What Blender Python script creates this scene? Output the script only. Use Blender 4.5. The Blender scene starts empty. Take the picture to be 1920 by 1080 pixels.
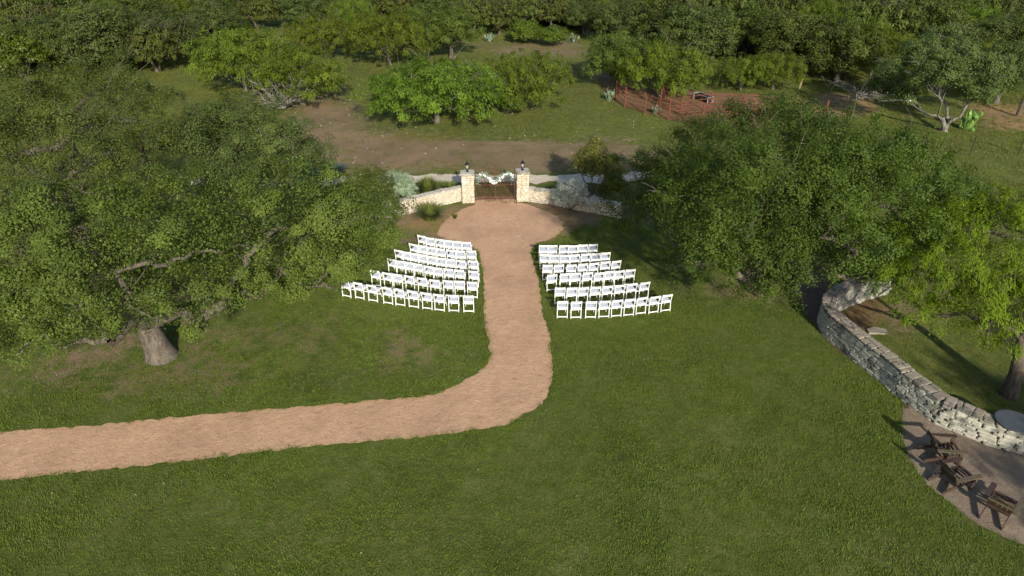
import bpy, bmesh, math, random
import numpy as np
from mathutils import Vector, Matrix, Euler
from mathutils.geometry import tessellate_polygon
R = math.radians
S = bpy.context.scene
COL = S.collection
# ------------------------------------------------------------ camera
CAM_H, PITCH, F = 16.0, 30.0, 1270.0            # metres, degrees down, focal length in photo pixels
cd = bpy.data.cameras.new('camera'); cam = bpy.data.objects.new('camera', cd); COL.objects.link(cam)
cam.location = (0, 0, CAM_H); cam.rotation_euler = (R(90 - PITCH), 0, 0)
cd.sensor_width = 36; cd.lens = F / 1920 * 36; cd.clip_end = 4000; cd.clip_start = .5
S.camera = cam
# ------------------------------------------------------------ sky and sun
SUN_EL, SUN_AZ = 25.0, 167.5                     # azimuth clockwise from +Y of where the sun stands
w = bpy.data.worlds.new('World'); S.world = w; w.use_nodes = True
nt = w.node_tree; bg = nt.nodes['Background']
sky = nt.nodes.new('ShaderNodeTexSky'); sky.sky_type = 'NISHITA'; sky.sun_disc = False
sky.sun_elevation = R(SUN_EL); sky.sun_rotation = R(SUN_AZ); sky.air_density = 1; sky.dust_density = 1
nt.links.new(sky.outputs[0], bg.inputs[0]); bg.inputs[1].default_value = 0.095
sd = bpy.data.lights.new('sun', 'SUN'); so = bpy.data.objects.new('sun', sd); COL.objects.link(so)
sd.energy = 3.9; sd.angle = R(1.0); sd.color = (1, .92, .78)
sv = Vector((math.sin(R(SUN_AZ)) * math.cos(R(SUN_EL)), math.cos(R(SUN_AZ)) * math.cos(R(SUN_EL)), math.sin(R(SUN_EL))))
so.rotation_euler = (-sv).to_track_quat('-Z', 'Y').to_euler(); so.location = sv * 60
S.view_settings.view_transform = 'Standard'; S.view_settings.look = 'None'
S.view_settings.exposure = 0.75; S.view_settings.gamma = 1
try: S.view_settings.use_curve_mapping = False
except Exception: pass
S.render.engine = 'CYCLES'; S.cycles.max_bounces = 6; S.cycles.transparent_max_bounces = 8
S.cycles.diffuse_bounces = 3

# ------------------------------------------------------------ survey: photo pixel + height -> place on the ground
CT, ST = math.cos(R(PITCH)), math.sin(R(PITCH))
def at(px, py, z=0.0):
    v = (py - 540) / F
    D = (CAM_H - z) / (ST + v * CT)
    return Vector(((px - 960) / F * D, (D - (CAM_H - z) * ST) / CT, z))
def depth(p): return p.y * CT + (CAM_H - p.z) * ST
def height_for(base, py):                         # height of a point above base seen at row py
    v = (py - 540) / F; Y = base.y
    # py = 540 + F*((H-z)*CT - Y*ST)/((H-z)*ST + Y*CT)
    a = (Y * ST + v * Y * CT) / (CT - v * ST)
    return CAM_H - a
def poly(pts, z=0.0): return np.array([at(x, y, z)[:2] for x, y in pts])

# ------------------------------------------------------------ object helpers
def link(o, parent=None):
    COL.objects.link(o)
    if parent is not None: o.parent = parent
    return o
def tag(o, label=None, cat=None, group=None, kind=None):
    if label: o['label'] = label
    if cat: o['category'] = cat
    if group: o['group'] = group
    if kind: o['kind'] = kind
    return o
def empty(name, loc=(0, 0, 0), rz=0.0):
    o = bpy.data.objects.new(name, None); o.location = loc; o.rotation_euler = (0, 0, rz); o.empty_display_size = .2
    return link(o)
def mesh_np(name, V, Q, mats, midx=None, attrs=None, smooth=False):
    me = bpy.data.meshes.new(name); V = np.asarray(V, np.float32); Q = np.asarray(Q, np.int32)
    me.vertices.add(len(V)); me.vertices.foreach_set('co', V.ravel())
    me.loops.add(Q.size); me.loops.foreach_set('vertex_index', Q.ravel())
    me.polygons.add(len(Q)); me.polygons.foreach_set('loop_start', np.arange(len(Q), dtype=np.int32) * Q.shape[1])
    for m in mats: me.materials.append(m)
    if midx is not None: me.polygons.foreach_set('material_index', np.asarray(midx, np.int32))
    if smooth: me.polygons.foreach_set('use_smooth', np.ones(len(Q), bool))
    for k, a in (attrs or {}).items():
        a = np.asarray(a, np.float32)
        if a.ndim == 1:
            at_ = me.attributes.new(k, 'FLOAT', 'POINT'); at_.data.foreach_set('value', a)
        else:
            at_ = me.attributes.new(k, 'FLOAT_COLOR', 'POINT'); at_.data.foreach_set('color', a.ravel())
    me.update(calc_edges=True); return me
class MB:
    """collects plain shapes into ONE mesh"""
    def __init__(s): s.v = []; s.f = []
    def add(s, vs, fs):
        b = len(s.v); s.v += [tuple(p) for p in vs]; s.f += [tuple(b + i for i in f) for f in fs]
    def box(s, c, d, M=None):
        x, y, z = d[0] / 2, d[1] / 2, d[2] / 2
        vs = [Vector((sx * x, sy * y, sz * z)) for sz in (-1, 1) for sx, sy in ((-1, -1), (1, -1), (1, 1), (-1, 1))]
        if M is not None: vs = [M @ p for p in vs]
        vs = [p + Vector(c) for p in vs]
        s.add(vs, [(3, 2, 1, 0), (4, 5, 6, 7), (0, 1, 5, 4), (1, 2, 6, 5), (2, 3, 7, 6), (3, 0, 4, 7)])
    def bar(s, a, b, wx, wy, up=(0, 0, 1)):       # rectangular bar a->b
        a, b = Vector(a), Vector(b); d = (b - a); L = d.length; d.normalize()
        u = Vector(up)
        if abs(d.dot(u)) > .98: u = Vector((0, 1, 0))
        x = d.cross(u).normalized(); y = x.cross(d).normalized()
        vs = [p + x * sx * wx / 2 + y * sy * wy / 2 for p in (a, b) for sx, sy in ((-1, -1), (1, -1), (1, 1), (-1, 1))]
        s.add(vs, [(0, 1, 2, 3), (7, 6, 5, 4), (4, 5, 1, 0), (5, 6, 2, 1), (6, 7, 3, 2), (7, 4, 0, 3)])
    def tube(s, pts, rad, n=6, caps=True):
        pts = [Vector(p) for p in pts]
        rad = rad if isinstance(rad, (list, tuple)) else [rad] * len(pts)
        vs = []
        for i, p in enumerate(pts):
            d = (pts[min(i + 1, len(pts) - 1)] - pts[max(i - 1, 0)]).normalized()
            u = Vector((0, 0, 1)) if abs(d.z) < .9 else Vector((1, 0, 0))
            x = d.cross(u).normalized(); y = x.cross(d)
            vs += [p + (x * math.cos(2 * math.pi * k / n) + y * math.sin(2 * math.pi * k / n)) * rad[i] for k in range(n)]
        fs = [(i * n + k, i * n + (k + 1) % n, (i + 1) * n + (k + 1) % n, (i + 1) * n + k) for i in range(len(pts) - 1) for k in range(n)]
        if caps: fs += [tuple(range(n))[::-1], tuple((len(pts) - 1) * n + k for k in range(n))]
        s.add(vs, fs)
    def lathe(s, prof, c=(0, 0, 0), n=12, rot=0):
        vs = [Vector(c) + Vector((r * math.cos(rot + 2 * math.pi * k / n), r * math.sin(rot + 2 * math.pi * k / n), z)) for r, z in prof for k in range(n)]
        m = len(prof)
        fs = [(i * n + k, i * n + (k + 1) % n, (i + 1) * n + (k + 1) % n, (i + 1) * n + k) for i in range(m - 1) for k in range(n)]
        fs += [tuple(range(n))[::-1], tuple((m - 1) * n + k for k in range(n))]
        s.add(vs, fs)
    def mesh(s, name, mat, bevel=0.0, smooth=False):
        me = bpy.data.meshes.new(name); me.from_pydata(s.v, [], s.f)
        if bevel:
            bm = bmesh.new(); bm.from_mesh(me)
            bmesh.ops.bevel(bm, geom=bm.edges[:], offset=bevel, segments=1, affect='EDGES', clamp_overlap=True)
            bm.to_mesh(me); bm.free()
        me.materials.append(mat)
        if smooth: me.polygons.foreach_set('use_smooth', np.ones(len(me.polygons), bool))
        me.update(); return me
    def build(s, name, mat, parent=None, bevel=0.0, smooth=False):
        return link(bpy.data.objects.new(name, s.mesh(name, mat, bevel, smooth)), parent)
def copy_tree(o, parent=None):
    c = o.copy(); link(c, parent)
    if parent is not None: c.matrix_parent_inverse = o.matrix_parent_inverse.copy()
    for ch in o.children: copy_tree(ch, c)
    return c

# ------------------------------------------------------------ materials
def mat(name):
    m = bpy.data.materials.new(name); m.use_nodes = True; n = m.node_tree.nodes; l = m.node_tree.links
    return m, n, l, n['Principled BSDF']
def noise(n, l, scale, detail=4, rough=.6, vec=None, dist=0.0):
    t = n.new('ShaderNodeTexNoise'); t.inputs['Scale'].default_value = scale; t.inputs['Detail'].default_value = detail
    t.inputs['Roughness'].default_value = rough; t.inputs['Distortion'].default_value = dist
    if vec is not None: l.new(vec, t.inputs['Vector'])
    return t.outputs['Fac']
def ramp(n, l, fac, stops):
    r = n.new('ShaderNodeValToRGB'); l.new(fac, r.inputs[0]); e = r.color_ramp.elements
    while len(e) < len(stops): e.new(.5)
    for q, (p, c) in zip(e, stops):
        q.position = p; q.color = (c, c, c, 1) if not isinstance(c, (tuple, list)) else (*c, 1)
    return r.outputs[0]
def mix(n, l, f, a, b, mode='MIX'):
    m = n.new('ShaderNodeMix'); m.data_type = 'RGBA'; m.blend_type = mode
    for s, x in ((0, f), (6, a), (7, b)):
        if hasattr(x, 'is_linked') or hasattr(x, 'links'): l.new(x, m.inputs[s])
        elif s == 0: m.inputs[0].default_value = x
        else: m.inputs[s].default_value = (*x, 1)
    return m.outputs[2]
def math_(n, l, op, a, b=0.0, c=None, clamp=False):
    m = n.new('ShaderNodeMath'); m.operation = op; m.use_clamp = clamp
    for i, x in enumerate((a, b) if c is None else (a, b, c)):
        if hasattr(x, 'links'): l.new(x, m.inputs[i])
        else: m.inputs[i].default_value = x
    return m.outputs[0]
def bump(n, l, h, b, strength=.5, dist=.02):
    u = n.new('ShaderNodeBump'); u.inputs['Strength'].default_value = strength; u.inputs['Distance'].default_value = dist
    l.new(h, u.inputs['Height']); l.new(u.outputs[0], b.inputs['Normal']); return u
def objcoord(n): return n.new('ShaderNodeTexCoord').outputs['Object']
def geopos(n): return n.new('ShaderNodeNewGeometry').outputs['Position']

def simple(name, col, rough=.6, metal=0.0, var=.15, scale=6, bmp=0.0):
    m, n, l, b = mat(name); p = geopos(n)
    f = noise(n, l, scale, 5, .65, p)
    l.new(ramp(n, l, f, [(.3, tuple(c * (1 - var) for c in col)), (.7, tuple(min(1, c * (1 + var)) for c in col))]), b.inputs['Base Color'])
    b.inputs['Roughness'].default_value = rough; b.inputs['Metallic'].default_value = metal
    if bmp: bump(n, l, noise(n, l, scale * 4, 5, .7, p), b, bmp, .01)
    return m
def leafmat(name, dark, light, hue=.04, trans=.3, rough=.5, spec=.35):
    m, n, l, b = mat(name)
    a = n.new('ShaderNodeAttribute'); a.attribute_name = 'tint'
    oi = n.new('ShaderNodeObjectInfo')
    big = noise(n, l, .35, 3, .6, geopos(n))
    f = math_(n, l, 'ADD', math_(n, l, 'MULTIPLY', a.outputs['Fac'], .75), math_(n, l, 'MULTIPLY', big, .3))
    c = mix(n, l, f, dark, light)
    h = n.new('ShaderNodeHueSaturation')
    l.new(math_(n, l, 'ADD', math_(n, l, 'MULTIPLY', oi.outputs['Random'], hue), .5 - hue / 2), h.inputs['Hue'])
    l.new(math_(n, l, 'ADD', math_(n, l, 'MULTIPLY', oi.outputs['Random'], .35), .8), h.inputs['Value'])
    l.new(c, h.inputs['Color'])
    l.new(h.outputs[0], b.inputs['Base Color']); b.inputs['Roughness'].default_value = rough
    b.inputs['Specular IOR Level'].default_value = spec
    t = n.new('ShaderNodeBsdfTranslucent'); l.new(mix(n, l, 1.0, h.outputs[0], (1.25, 1.3, .6), 'MULTIPLY'), t.inputs[0])
    x = n.new('ShaderNodeMixShader'); x.inputs[0].default_value = trans
    l.new(b.outputs[0], x.inputs[1]); l.new(t.outputs[0], x.inputs[2]); l.new(x.outputs[0], n['Material Output'].inputs[0])
    return m
def bark(name, a, b_, scale=7):
    m, n, l, b = mat(name); p = objcoord(n)
    mp = n.new('ShaderNodeMapping'); mp.inputs['Scale'].default_value = (1, 1, .3); l.new(p, mp.inputs[0])
    f = noise(n, l, scale, 6, .7, mp.outputs[0])
    l.new(ramp(n, l, f, [(.35, a), (.62, b_)]), b.inputs['Base Color']); b.inputs['Roughness'].default_value = .9
    bump(n, l, noise(n, l, scale * 2.5, 6, .75, mp.outputs[0]), b, .9, .04); return m

M_oak = leafmat('oak leaves', (.016, .034, .003), (.124, .166, .026), .02, .25, .6, .22)
M_oakg = leafmat('grey oak leaves', (.027, .047, .009), (.105, .142, .030), .02, .2, .6, .2)
M_elm = leafmat('elm leaves', (.013, .034, .003), (.096, .152, .018), .015, .28, .6, .2)
M_mesq = leafmat('mesquite leaves', (.038, .068, .005), (.180, .240, .026), .04, .35, .6, .15)
M_mesqn = leafmat('near mesquite leaves', (.050, .100, .004), (.230, .340, .020), .01, .38, .6, .15)
M_olive = leafmat('olive mesquite leaves', (.048, .066, .010), (.125, .150, .030), .03, .25, .6, .15)
M_bright = leafmat('bright bush leaves', (.050, .090, .007), (.120, .175, .012), .02, .3)
M_sage = leafmat('sage leaves', (.14, .19, .11), (.30, .38, .25), .01, .15)
M_silver = leafmat('silver shrub leaves', (.22, .25, .20), (.46, .50, .43), .01, .12)
M_yellow = leafmat('yellow green leaves', (.065, .08, .010), (.20, .205, .03), .01, .3)
M_rush = leafmat('rush leaves', (.07, .10, .02), (.19, .21, .05), .01, .2)
M_agave = leafmat('blue green leaves', (.07, .12, .10), (.16, .24, .21), .01, .1)
M_pear = leafmat('cactus pads', (.10, .15, .09), (.22, .29, .19), .02, .05)
M_pearg = leafmat('green cactus pads', (.11, .22, .04), (.20, .36, .08), .01, .1)
M_grass = leafmat('grass blades', (.076, .114, .014), (.188, .242, .046), .05, .25, .7, .1)
M_weed = leafmat('wild grass blades', (.085, .110, .016), (.200, .200, .055), .06, .2, .7, .1)
M_euc = leafmat('garland leaves', (.09, .14, .10), (.22, .30, .22), .01, .1)
B_oak = bark('oak bark', (.048, .040, .030), (.150, .126, .098))
B_lich = bark('lichen branches', (.09, .082, .066), (.235, .225, .195))
B_lich2 = bark('silver lichen bark', (.075, .07, .055), (.21, .20, .17))
B_dark = bark('dark bark', (.035, .028, .02), (.12, .095, .07))
B_pale = bark('pale bark', (.18, .16, .13), (.42, .38, .33))
M_white = simple('white resin', (.80, .80, .78), .45, 0, .03, 9)
M_cush = simple('pale grey seat pad', (.60, .63, .68), .55, 0, .05, 8)
M_rust = simple('rusted iron', (.095, .034, .020), .8, .25, .35, 14, .2)
M_rustp = simple('rusty pipe', (.15, .042, .022), .8, .15, .35, 9, .2)
M_black = simple('black metal', (.018, .018, .02), .45, .6, .2, 12)
M_iron = simple('dark wrought iron', (.035, .03, .028), .5, .5, .2, 12)
M_wood = simple('dark stained wood', (.050, .032, .022), .5, 0, .35, 7, .2)
M_wood2 = simple('worn wood edge', (.095, .075, .045), .6, 0, .3, 9, .2)
M_post = simple('weathered post', (.28, .20, .13), .85, 0, .3, 8, .3)
M_slate = simple('slate table top', (.060, .068, .075), .42, 0, .25, 3, .15)
M_galv = simple('galvanised rim', (.40, .41, .39), .45, .3, .15, 7)
M_flower = simple('white petals', (.68, .68, .70), .6, 0, .04, 20)
M_straw = simple('dry leaf', (.42, .36, .22), .8, 0, .3, 9)
M_rock = simple('pale limestone rock', (.50, .46, .38), .9, 0, .2, 5, .4)
m, n, l, b = mat('lantern glass'); b.inputs['Base Color'].default_value = (.75, .8, .82, 1); b.inputs['Roughness'].default_value = .08
b.inputs['Transmission Weight'].default_value = .7; b.inputs['IOR'].default_value = 1.2; M_glass = m

def stonemat(name, cols, moss=0.0, mosscol=(.03, .032, .028)):
    m, n, l, b = mat(name); oi = n.new('ShaderNodeObjectInfo'); p = geopos(n)
    v = n.new('ShaderNodeTexVoronoi'); v.inputs['Scale'].default_value = 3.0; l.new(p, v.inputs['Vector'])
    sep = n.new('ShaderNodeSeparateColor'); l.new(v.outputs['Color'], sep.inputs[0])
    r = math_(n, l, 'ADD', math_(n, l, 'MULTIPLY', oi.outputs['Random'], .6), math_(n, l, 'MULTIPLY', sep.outputs[0], .4))
    c = ramp(n, l, r, [(i / (len(cols) - 1) * .8 + .1, q) for i, q in enumerate(cols)])
    g = noise(n, l, 11, 6, .7, p)
    c = mix(n, l, ramp(n, l, g, [(.35, .0), (.75, .55)]), c, tuple(x * .45 for x in cols[0]))
    if moss:
        k = noise(n, l, 1.5, 6, .72, p)
        c = mix(n, l, ramp(n, l, k, [(.62 - moss * .3, 0.0), (.72 - moss * .3, .92)]), c, mosscol)
    l.new(c, b.inputs['Base Color']); b.inputs['Roughness'].default_value = .92
    bump(n, l, noise(n, l, 26, 6, .7, p), b, .7, .015)
    return m
M_stone = stonemat('cream limestone', [(.42, .36, .27), (.62, .57, .47), (.52, .43, .30), (.68, .65, .57)])
M_stonecap = stonemat('grey capstone', [(.36, .33, .28), (.50, .47, .41), (.42, .38, .32)], .25, (.12, .11, .095))
M_wstone = stonemat('weathered limestone', [(.30, .29, .24), (.42, .41, .34), (.52, .51, .42), (.36, .34, .28)], .30, (.07, .07, .062))
M_wcap = stonemat('weathered capstone', [(.22, .185, .145), (.31, .27, .21), (.26, .235, .19)], .35, (.075, .07, .06))
M_mortar = simple('dark wall core', (.10, .085, .065), .95, 0, .3, 8, .3)
M_mortarl = simple('pale wall core', (.33, .27, .19), .95, 0, .25, 8, .3)

# gravel path
def gravelmat(name, a, b_, dark, bscale=1.0, blotch=.5):
    m, n, l, b = mat(name); p = geopos(n)
    f = noise(n, l, 22, 6, .75, p); g = noise(n, l, .55, 5, .6, p); h = noise(n, l, 5.0, 6, .7, p, .8)
    c = ramp(n, l, f, [(.32, a), (.66, b_)])
    c = mix(n, l, ramp(n, l, g, [(.4, 0.0), (.7, blotch)]), c, tuple(x * .72 for x in a))
    c = mix(n, l, ramp(n, l, h, [(.30, .75), (.44, 0.0)]), c, dark)
    k = noise(n, l, 1.3, 7, .7, p, 1.2)
    c = mix(n, l, ramp(n, l, k, [(.50, 0.0), (.72, .5)]), c, tuple(min(1, x * 1.15) for x in b_))
    l.new(c, b.inputs['Base Color']); b.inputs['Roughness'].default_value = .95
    hh = math_(n, l, 'ADD', math_(n, l, 'MULTIPLY', noise(n, l, 3.4, 8, .78, p, .8), 1.0), math_(n, l, 'MULTIPLY', noise(n, l, 30, 3, .7, p), .3))
    bump(n, l, hh, b, .8, .10 * bscale); return m
M_path = gravelmat('pink crushed granite', (.43, .250, .148), (.60, .380, .236), (.25, .145, .08))
M_patio = gravelmat('grey tan fine gravel', (.19, .142, .10), (.29, .225, .165), (.10, .07, .045))
M_road = gravelmat('pale caliche track', (.50, .42, .31), (.66, .58, .46), (.26, .20, .13))
M_mulch = gravelmat('red brown mulch', (.085, .045, .028), (.15, .085, .05), (.03, .02, .012))

# ground: mask.r lawn, mask.g bare brown earth, mask.b red earth, alpha dry straw
def groundmat():
    m, n, l, b = mat('ground'); p = geopos(n)
    a = n.new('ShaderNodeAttribute'); a.attribute_name = 'mask'
    sep = n.new('ShaderNodeSeparateColor'); l.new(a.outputs['Color'], sep.inputs[0])
    fine = noise(n, l, 14, 6, .75, p); mid = noise(n, l, 1.6, 6, .65, p); big = noise(n, l, .22, 4, .55, p)
    lawn = ramp(n, l, mid, [(.3, (.070, .104, .013)), (.52, (.122, .158, .028)), (.72, (.184, .210, .054))])
    pat = noise(n, l, .45, 6, .65, p, .6)
    lawn = mix(n, l, ramp(n, l, pat, [(.50, 0.0), (.68, .55)]), lawn, (.190, .180, .070))
    lawn = mix(n, l, ramp(n, l, pat, [(.34, .55), (.46, 0.0)]), lawn, (.055, .076, .012))
    lawn = mix(n, l, ramp(n, l, fine, [(.35, .5), (.65, 0.0)]), lawn, (.030, .046, .005))
    wild = ramp(n, l, mid, [(.3, (.085, .118, .014)), (.5, (.140, .168, .030)), (.7, (.210, .195, .065))])
    wild = mix(n, l, ramp(n, l, fine, [(.35, .55), (.6, 0.0)]), wild, (.045, .046, .016))
    earth = ramp(n, l, fine, [(.3, (.150, .098, .055)), (.5, (.26, .180, .110)), (.75, (.36, .265, .175))])
    red = ramp(n, l, fine, [(.3, (.12, .070, .036)), (.5, (.23, .138, .075)), (.75, (.34, .225, .135))])
    straw = ramp(n, l, fine, [(.3, (.20, .12, .06)), (.6, (.40, .265, .14)), (.8, (.50, .36, .22))])
    jit = math_(n, l, 'ADD', math_(n, l, 'MULTIPLY', math_(n, l, 'SUBTRACT', mid, .5), 1.5), math_(n, l, 'MULTIPLY', math_(n, l, 'SUBTRACT', fine, .5), 1.1))
    def fac(ch): return ramp(n, l, math_(n, l, 'ADD', ch, math_(n, l, 'MULTIPLY', jit, .6)), [(.38, 0.0), (.62, 1.0)])
    c = mix(n, l, fac(sep.outputs[0]), wild, lawn)
    earth = mix(n, l, ramp(n, l, noise(n, l, .8, 6, .7, p, .4), [(.48, 0.0), (.66, .7)]), earth, (.135, .135, .05))
    c = mix(n, l, fac(sep.outputs[1]), c, earth)
    c = mix(n, l, fac(sep.outputs[2]), c, red)
    c = mix(n, l, fac(a.outputs['Alpha']), c, straw)
    c = mix(n, l, ramp(n, l, big, [(.35, .35), (.65, 0.0)]), c, (.05, .055, .018))
    l.new(c, b.inputs['Base Color']); b.inputs['Roughness'].default_value = .95; b.inputs['Specular IOR Level'].default_value = .15
    h = math_(n, l, 'ADD', math_(n, l, 'MULTIPLY', noise(n, l, 3.2, 7, .75, p, .3), 1.0), math_(n, l, 'MULTIPLY', noise(n, l, 19, 4, .75, p), .5))
    bump(n, l, h, b, .9, .11)
    return m
M_ground = groundmat()

# ------------------------------------------------------------ noise and polygons in numpy
def vnoise(x, y, s, seed=0):
    rg = np.random.RandomState(seed); T = rg.rand(64, 64)
    u, v = x / s, y / s; i, j = np.floor(u).astype(int), np.floor(v).astype(int)
    fu, fv = u - i, v - j; fu = fu * fu * (3 - 2 * fu); fv = fv * fv * (3 - 2 * fv)
    g = lambda a, b_: T[a % 64, b_ % 64]
    return (g(i, j) * (1 - fu) + g(i + 1, j) * fu) * (1 - fv) + (g(i, j + 1) * (1 - fu) + g(i + 1, j + 1) * fu) * fv
def inside(P, X, Y):
    r = np.zeros(X.shape, bool); n_ = len(P)
    for i in range(n_):
        x0, y0 = P[i]; x1, y1 = P[(i + 1) % n_]
        if y0 == y1: continue
        c = ((y0 > Y) != (y1 > Y)) & (X < (x1 - x0) * (Y - y0) / (y1 - y0) + x0)
        r ^= c
    return r
def dist_poly(P, X, Y, closed=True):
    d = np.full(X.shape, 1e9)
    for i in range(len(P) if closed else len(P) - 1):
        x0, y0 = P[i]; x1, y1 = P[(i + 1) % len(P)]
        dx, dy = x1 - x0, y1 - y0; L = dx * dx + dy * dy + 1e-12
        t = np.clip(((X - x0) * dx + (Y - y0) * dy) / L, 0, 1)
        d = np.minimum(d, np.hypot(X - x0 - t * dx, Y - y0 - t * dy))
    return d
def soft(P, X, Y, fall):
    d = dist_poly(P, X, Y); s = np.where(inside(P, X, Y), d, -d)
    return np.clip(.5 + s / (2 * fall), 0, 1)
def smooth_line(P, step=.4, closed=False):
    P = [Vector((*p, 0)) if len(p) == 2 else Vector(p) for p in P]; out = []; n_ = len(P)
    rng_ = range(n_) if closed else range(n_ - 1)
    for i in rng_:
        p0 = P[(i - 1) % n_] if closed or i else P[i]; p1 = P[i]; p2 = P[(i + 1) % n_]; p3 = P[(i + 2) % n_] if closed or i + 2 < n_ else p2
        k = max(2, int((p2 - p1).length / step))
        for j in range(k):
            t = j / k
            out.append(.5 * ((2 * p1) + (p2 - p0) * t + (2 * p0 - 5 * p1 + 4 * p2 - p3) * t * t + (3 * p1 - p0 - 3 * p2 + p3) * t ** 3))
    if not closed: out.append(P[-1])
    return out

# ------------------------------------------------------------ ground zones (photo pixels)
PATH = [(892, 382), (872, 390), (850, 402), (828, 420), (822, 438), (842, 450), (872, 456), (890, 466), (900, 490), (905, 520), (907, 560), (907, 600), (914, 640), (917, 668),
        (904, 692), (870, 714), (820, 737), (760, 746), (700, 751), (600, 760), (500, 768), (430, 772), (340, 779), (250, 789), (150, 799), (0, 810), (-220, 826),
        (-260, 930), (0, 900), (100, 890), (200, 880), (350, 865), (500, 845), (650, 830), (800, 818), (880, 806), (940, 797), (1000, 768), (1026, 745), (1037, 700),
        (1036, 660), (1032, 625), (1020, 590), (1014, 550), (1007, 510), (998, 475), (1006, 457), (1038, 447), (1056, 430), (1052, 414), (1034, 401), (1008, 391), (985, 383), (967, 377), (965, 368), (893, 369)]
PATHW = poly(PATH)
PATIO = [(1697, 750), (1694, 795), (1697, 835), (1718, 880), (1745, 912), (1800, 958), (1860, 996), (1930, 1022), (2150, 1060), (2300, 900), (2150, 870), (1920, 836), (1830, 808), (1780, 790), (1740, 770)]
PATIOW = poly(PATIO)
MULCH = [(1470, 505), (1492, 480), (1560, 500), (1545, 590), (1570, 640), (1640, 695), (1700, 750), (1697, 765), (1690, 742), (1640, 706), (1560, 650), (1520, 600), (1490, 560)]
MULCHW = poly(MULCH)
ROAD = [(360, 338), (420, 336), (560, 334), (700, 330), (860, 328), (960, 329), (1060, 328), (1160, 327), (1230, 320),
        (1240, 326), (1170, 340), (1060, 341), (960, 341), (860, 341), (700, 344), (560, 350), (420, 350), (360, 345)]
ROADW = poly(ROAD)
LAWN = [(-900, 2500), (-1400, 700), (-600, 480), (200, 430), (600, 430), (760, 420), (870, 392), (980, 385), (1100, 410), (1180, 420), (1300, 440), (1420, 490), (1500, 520),
        (1560, 640), (1700, 745), (1697, 835), (1745, 912), (1860, 996), (2300, 1100), (2900, 2500)]
LAWNW = poly(LAWN)
xs = np.concatenate([-np.geomspace(2500, 72, 22), np.arange(-70, 70.01, .5), np.geomspace(72, 2500, 22)])
ys = np.concatenate([-np.geomspace(2500, 12, 18), np.arange(-10, 125.01, .5), np.geomspace(127, 3000, 24)])
GX, GY = np.meshgrid(xs, ys)
def undulate(X, Y):
    k = np.clip((Y - 52) / 14, 0, 1) * np.clip((400 - Y) / 200, 0, 1)
    return k * ((vnoise(X, Y, 9, 3) - .5) * .30 + (vnoise(X, Y, 2.5, 4) - .5) * .10)
GZ = undulate(GX, GY)
def gz(x, y): return float(undulate(np.array([x]), np.array([y]))[0])
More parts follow.
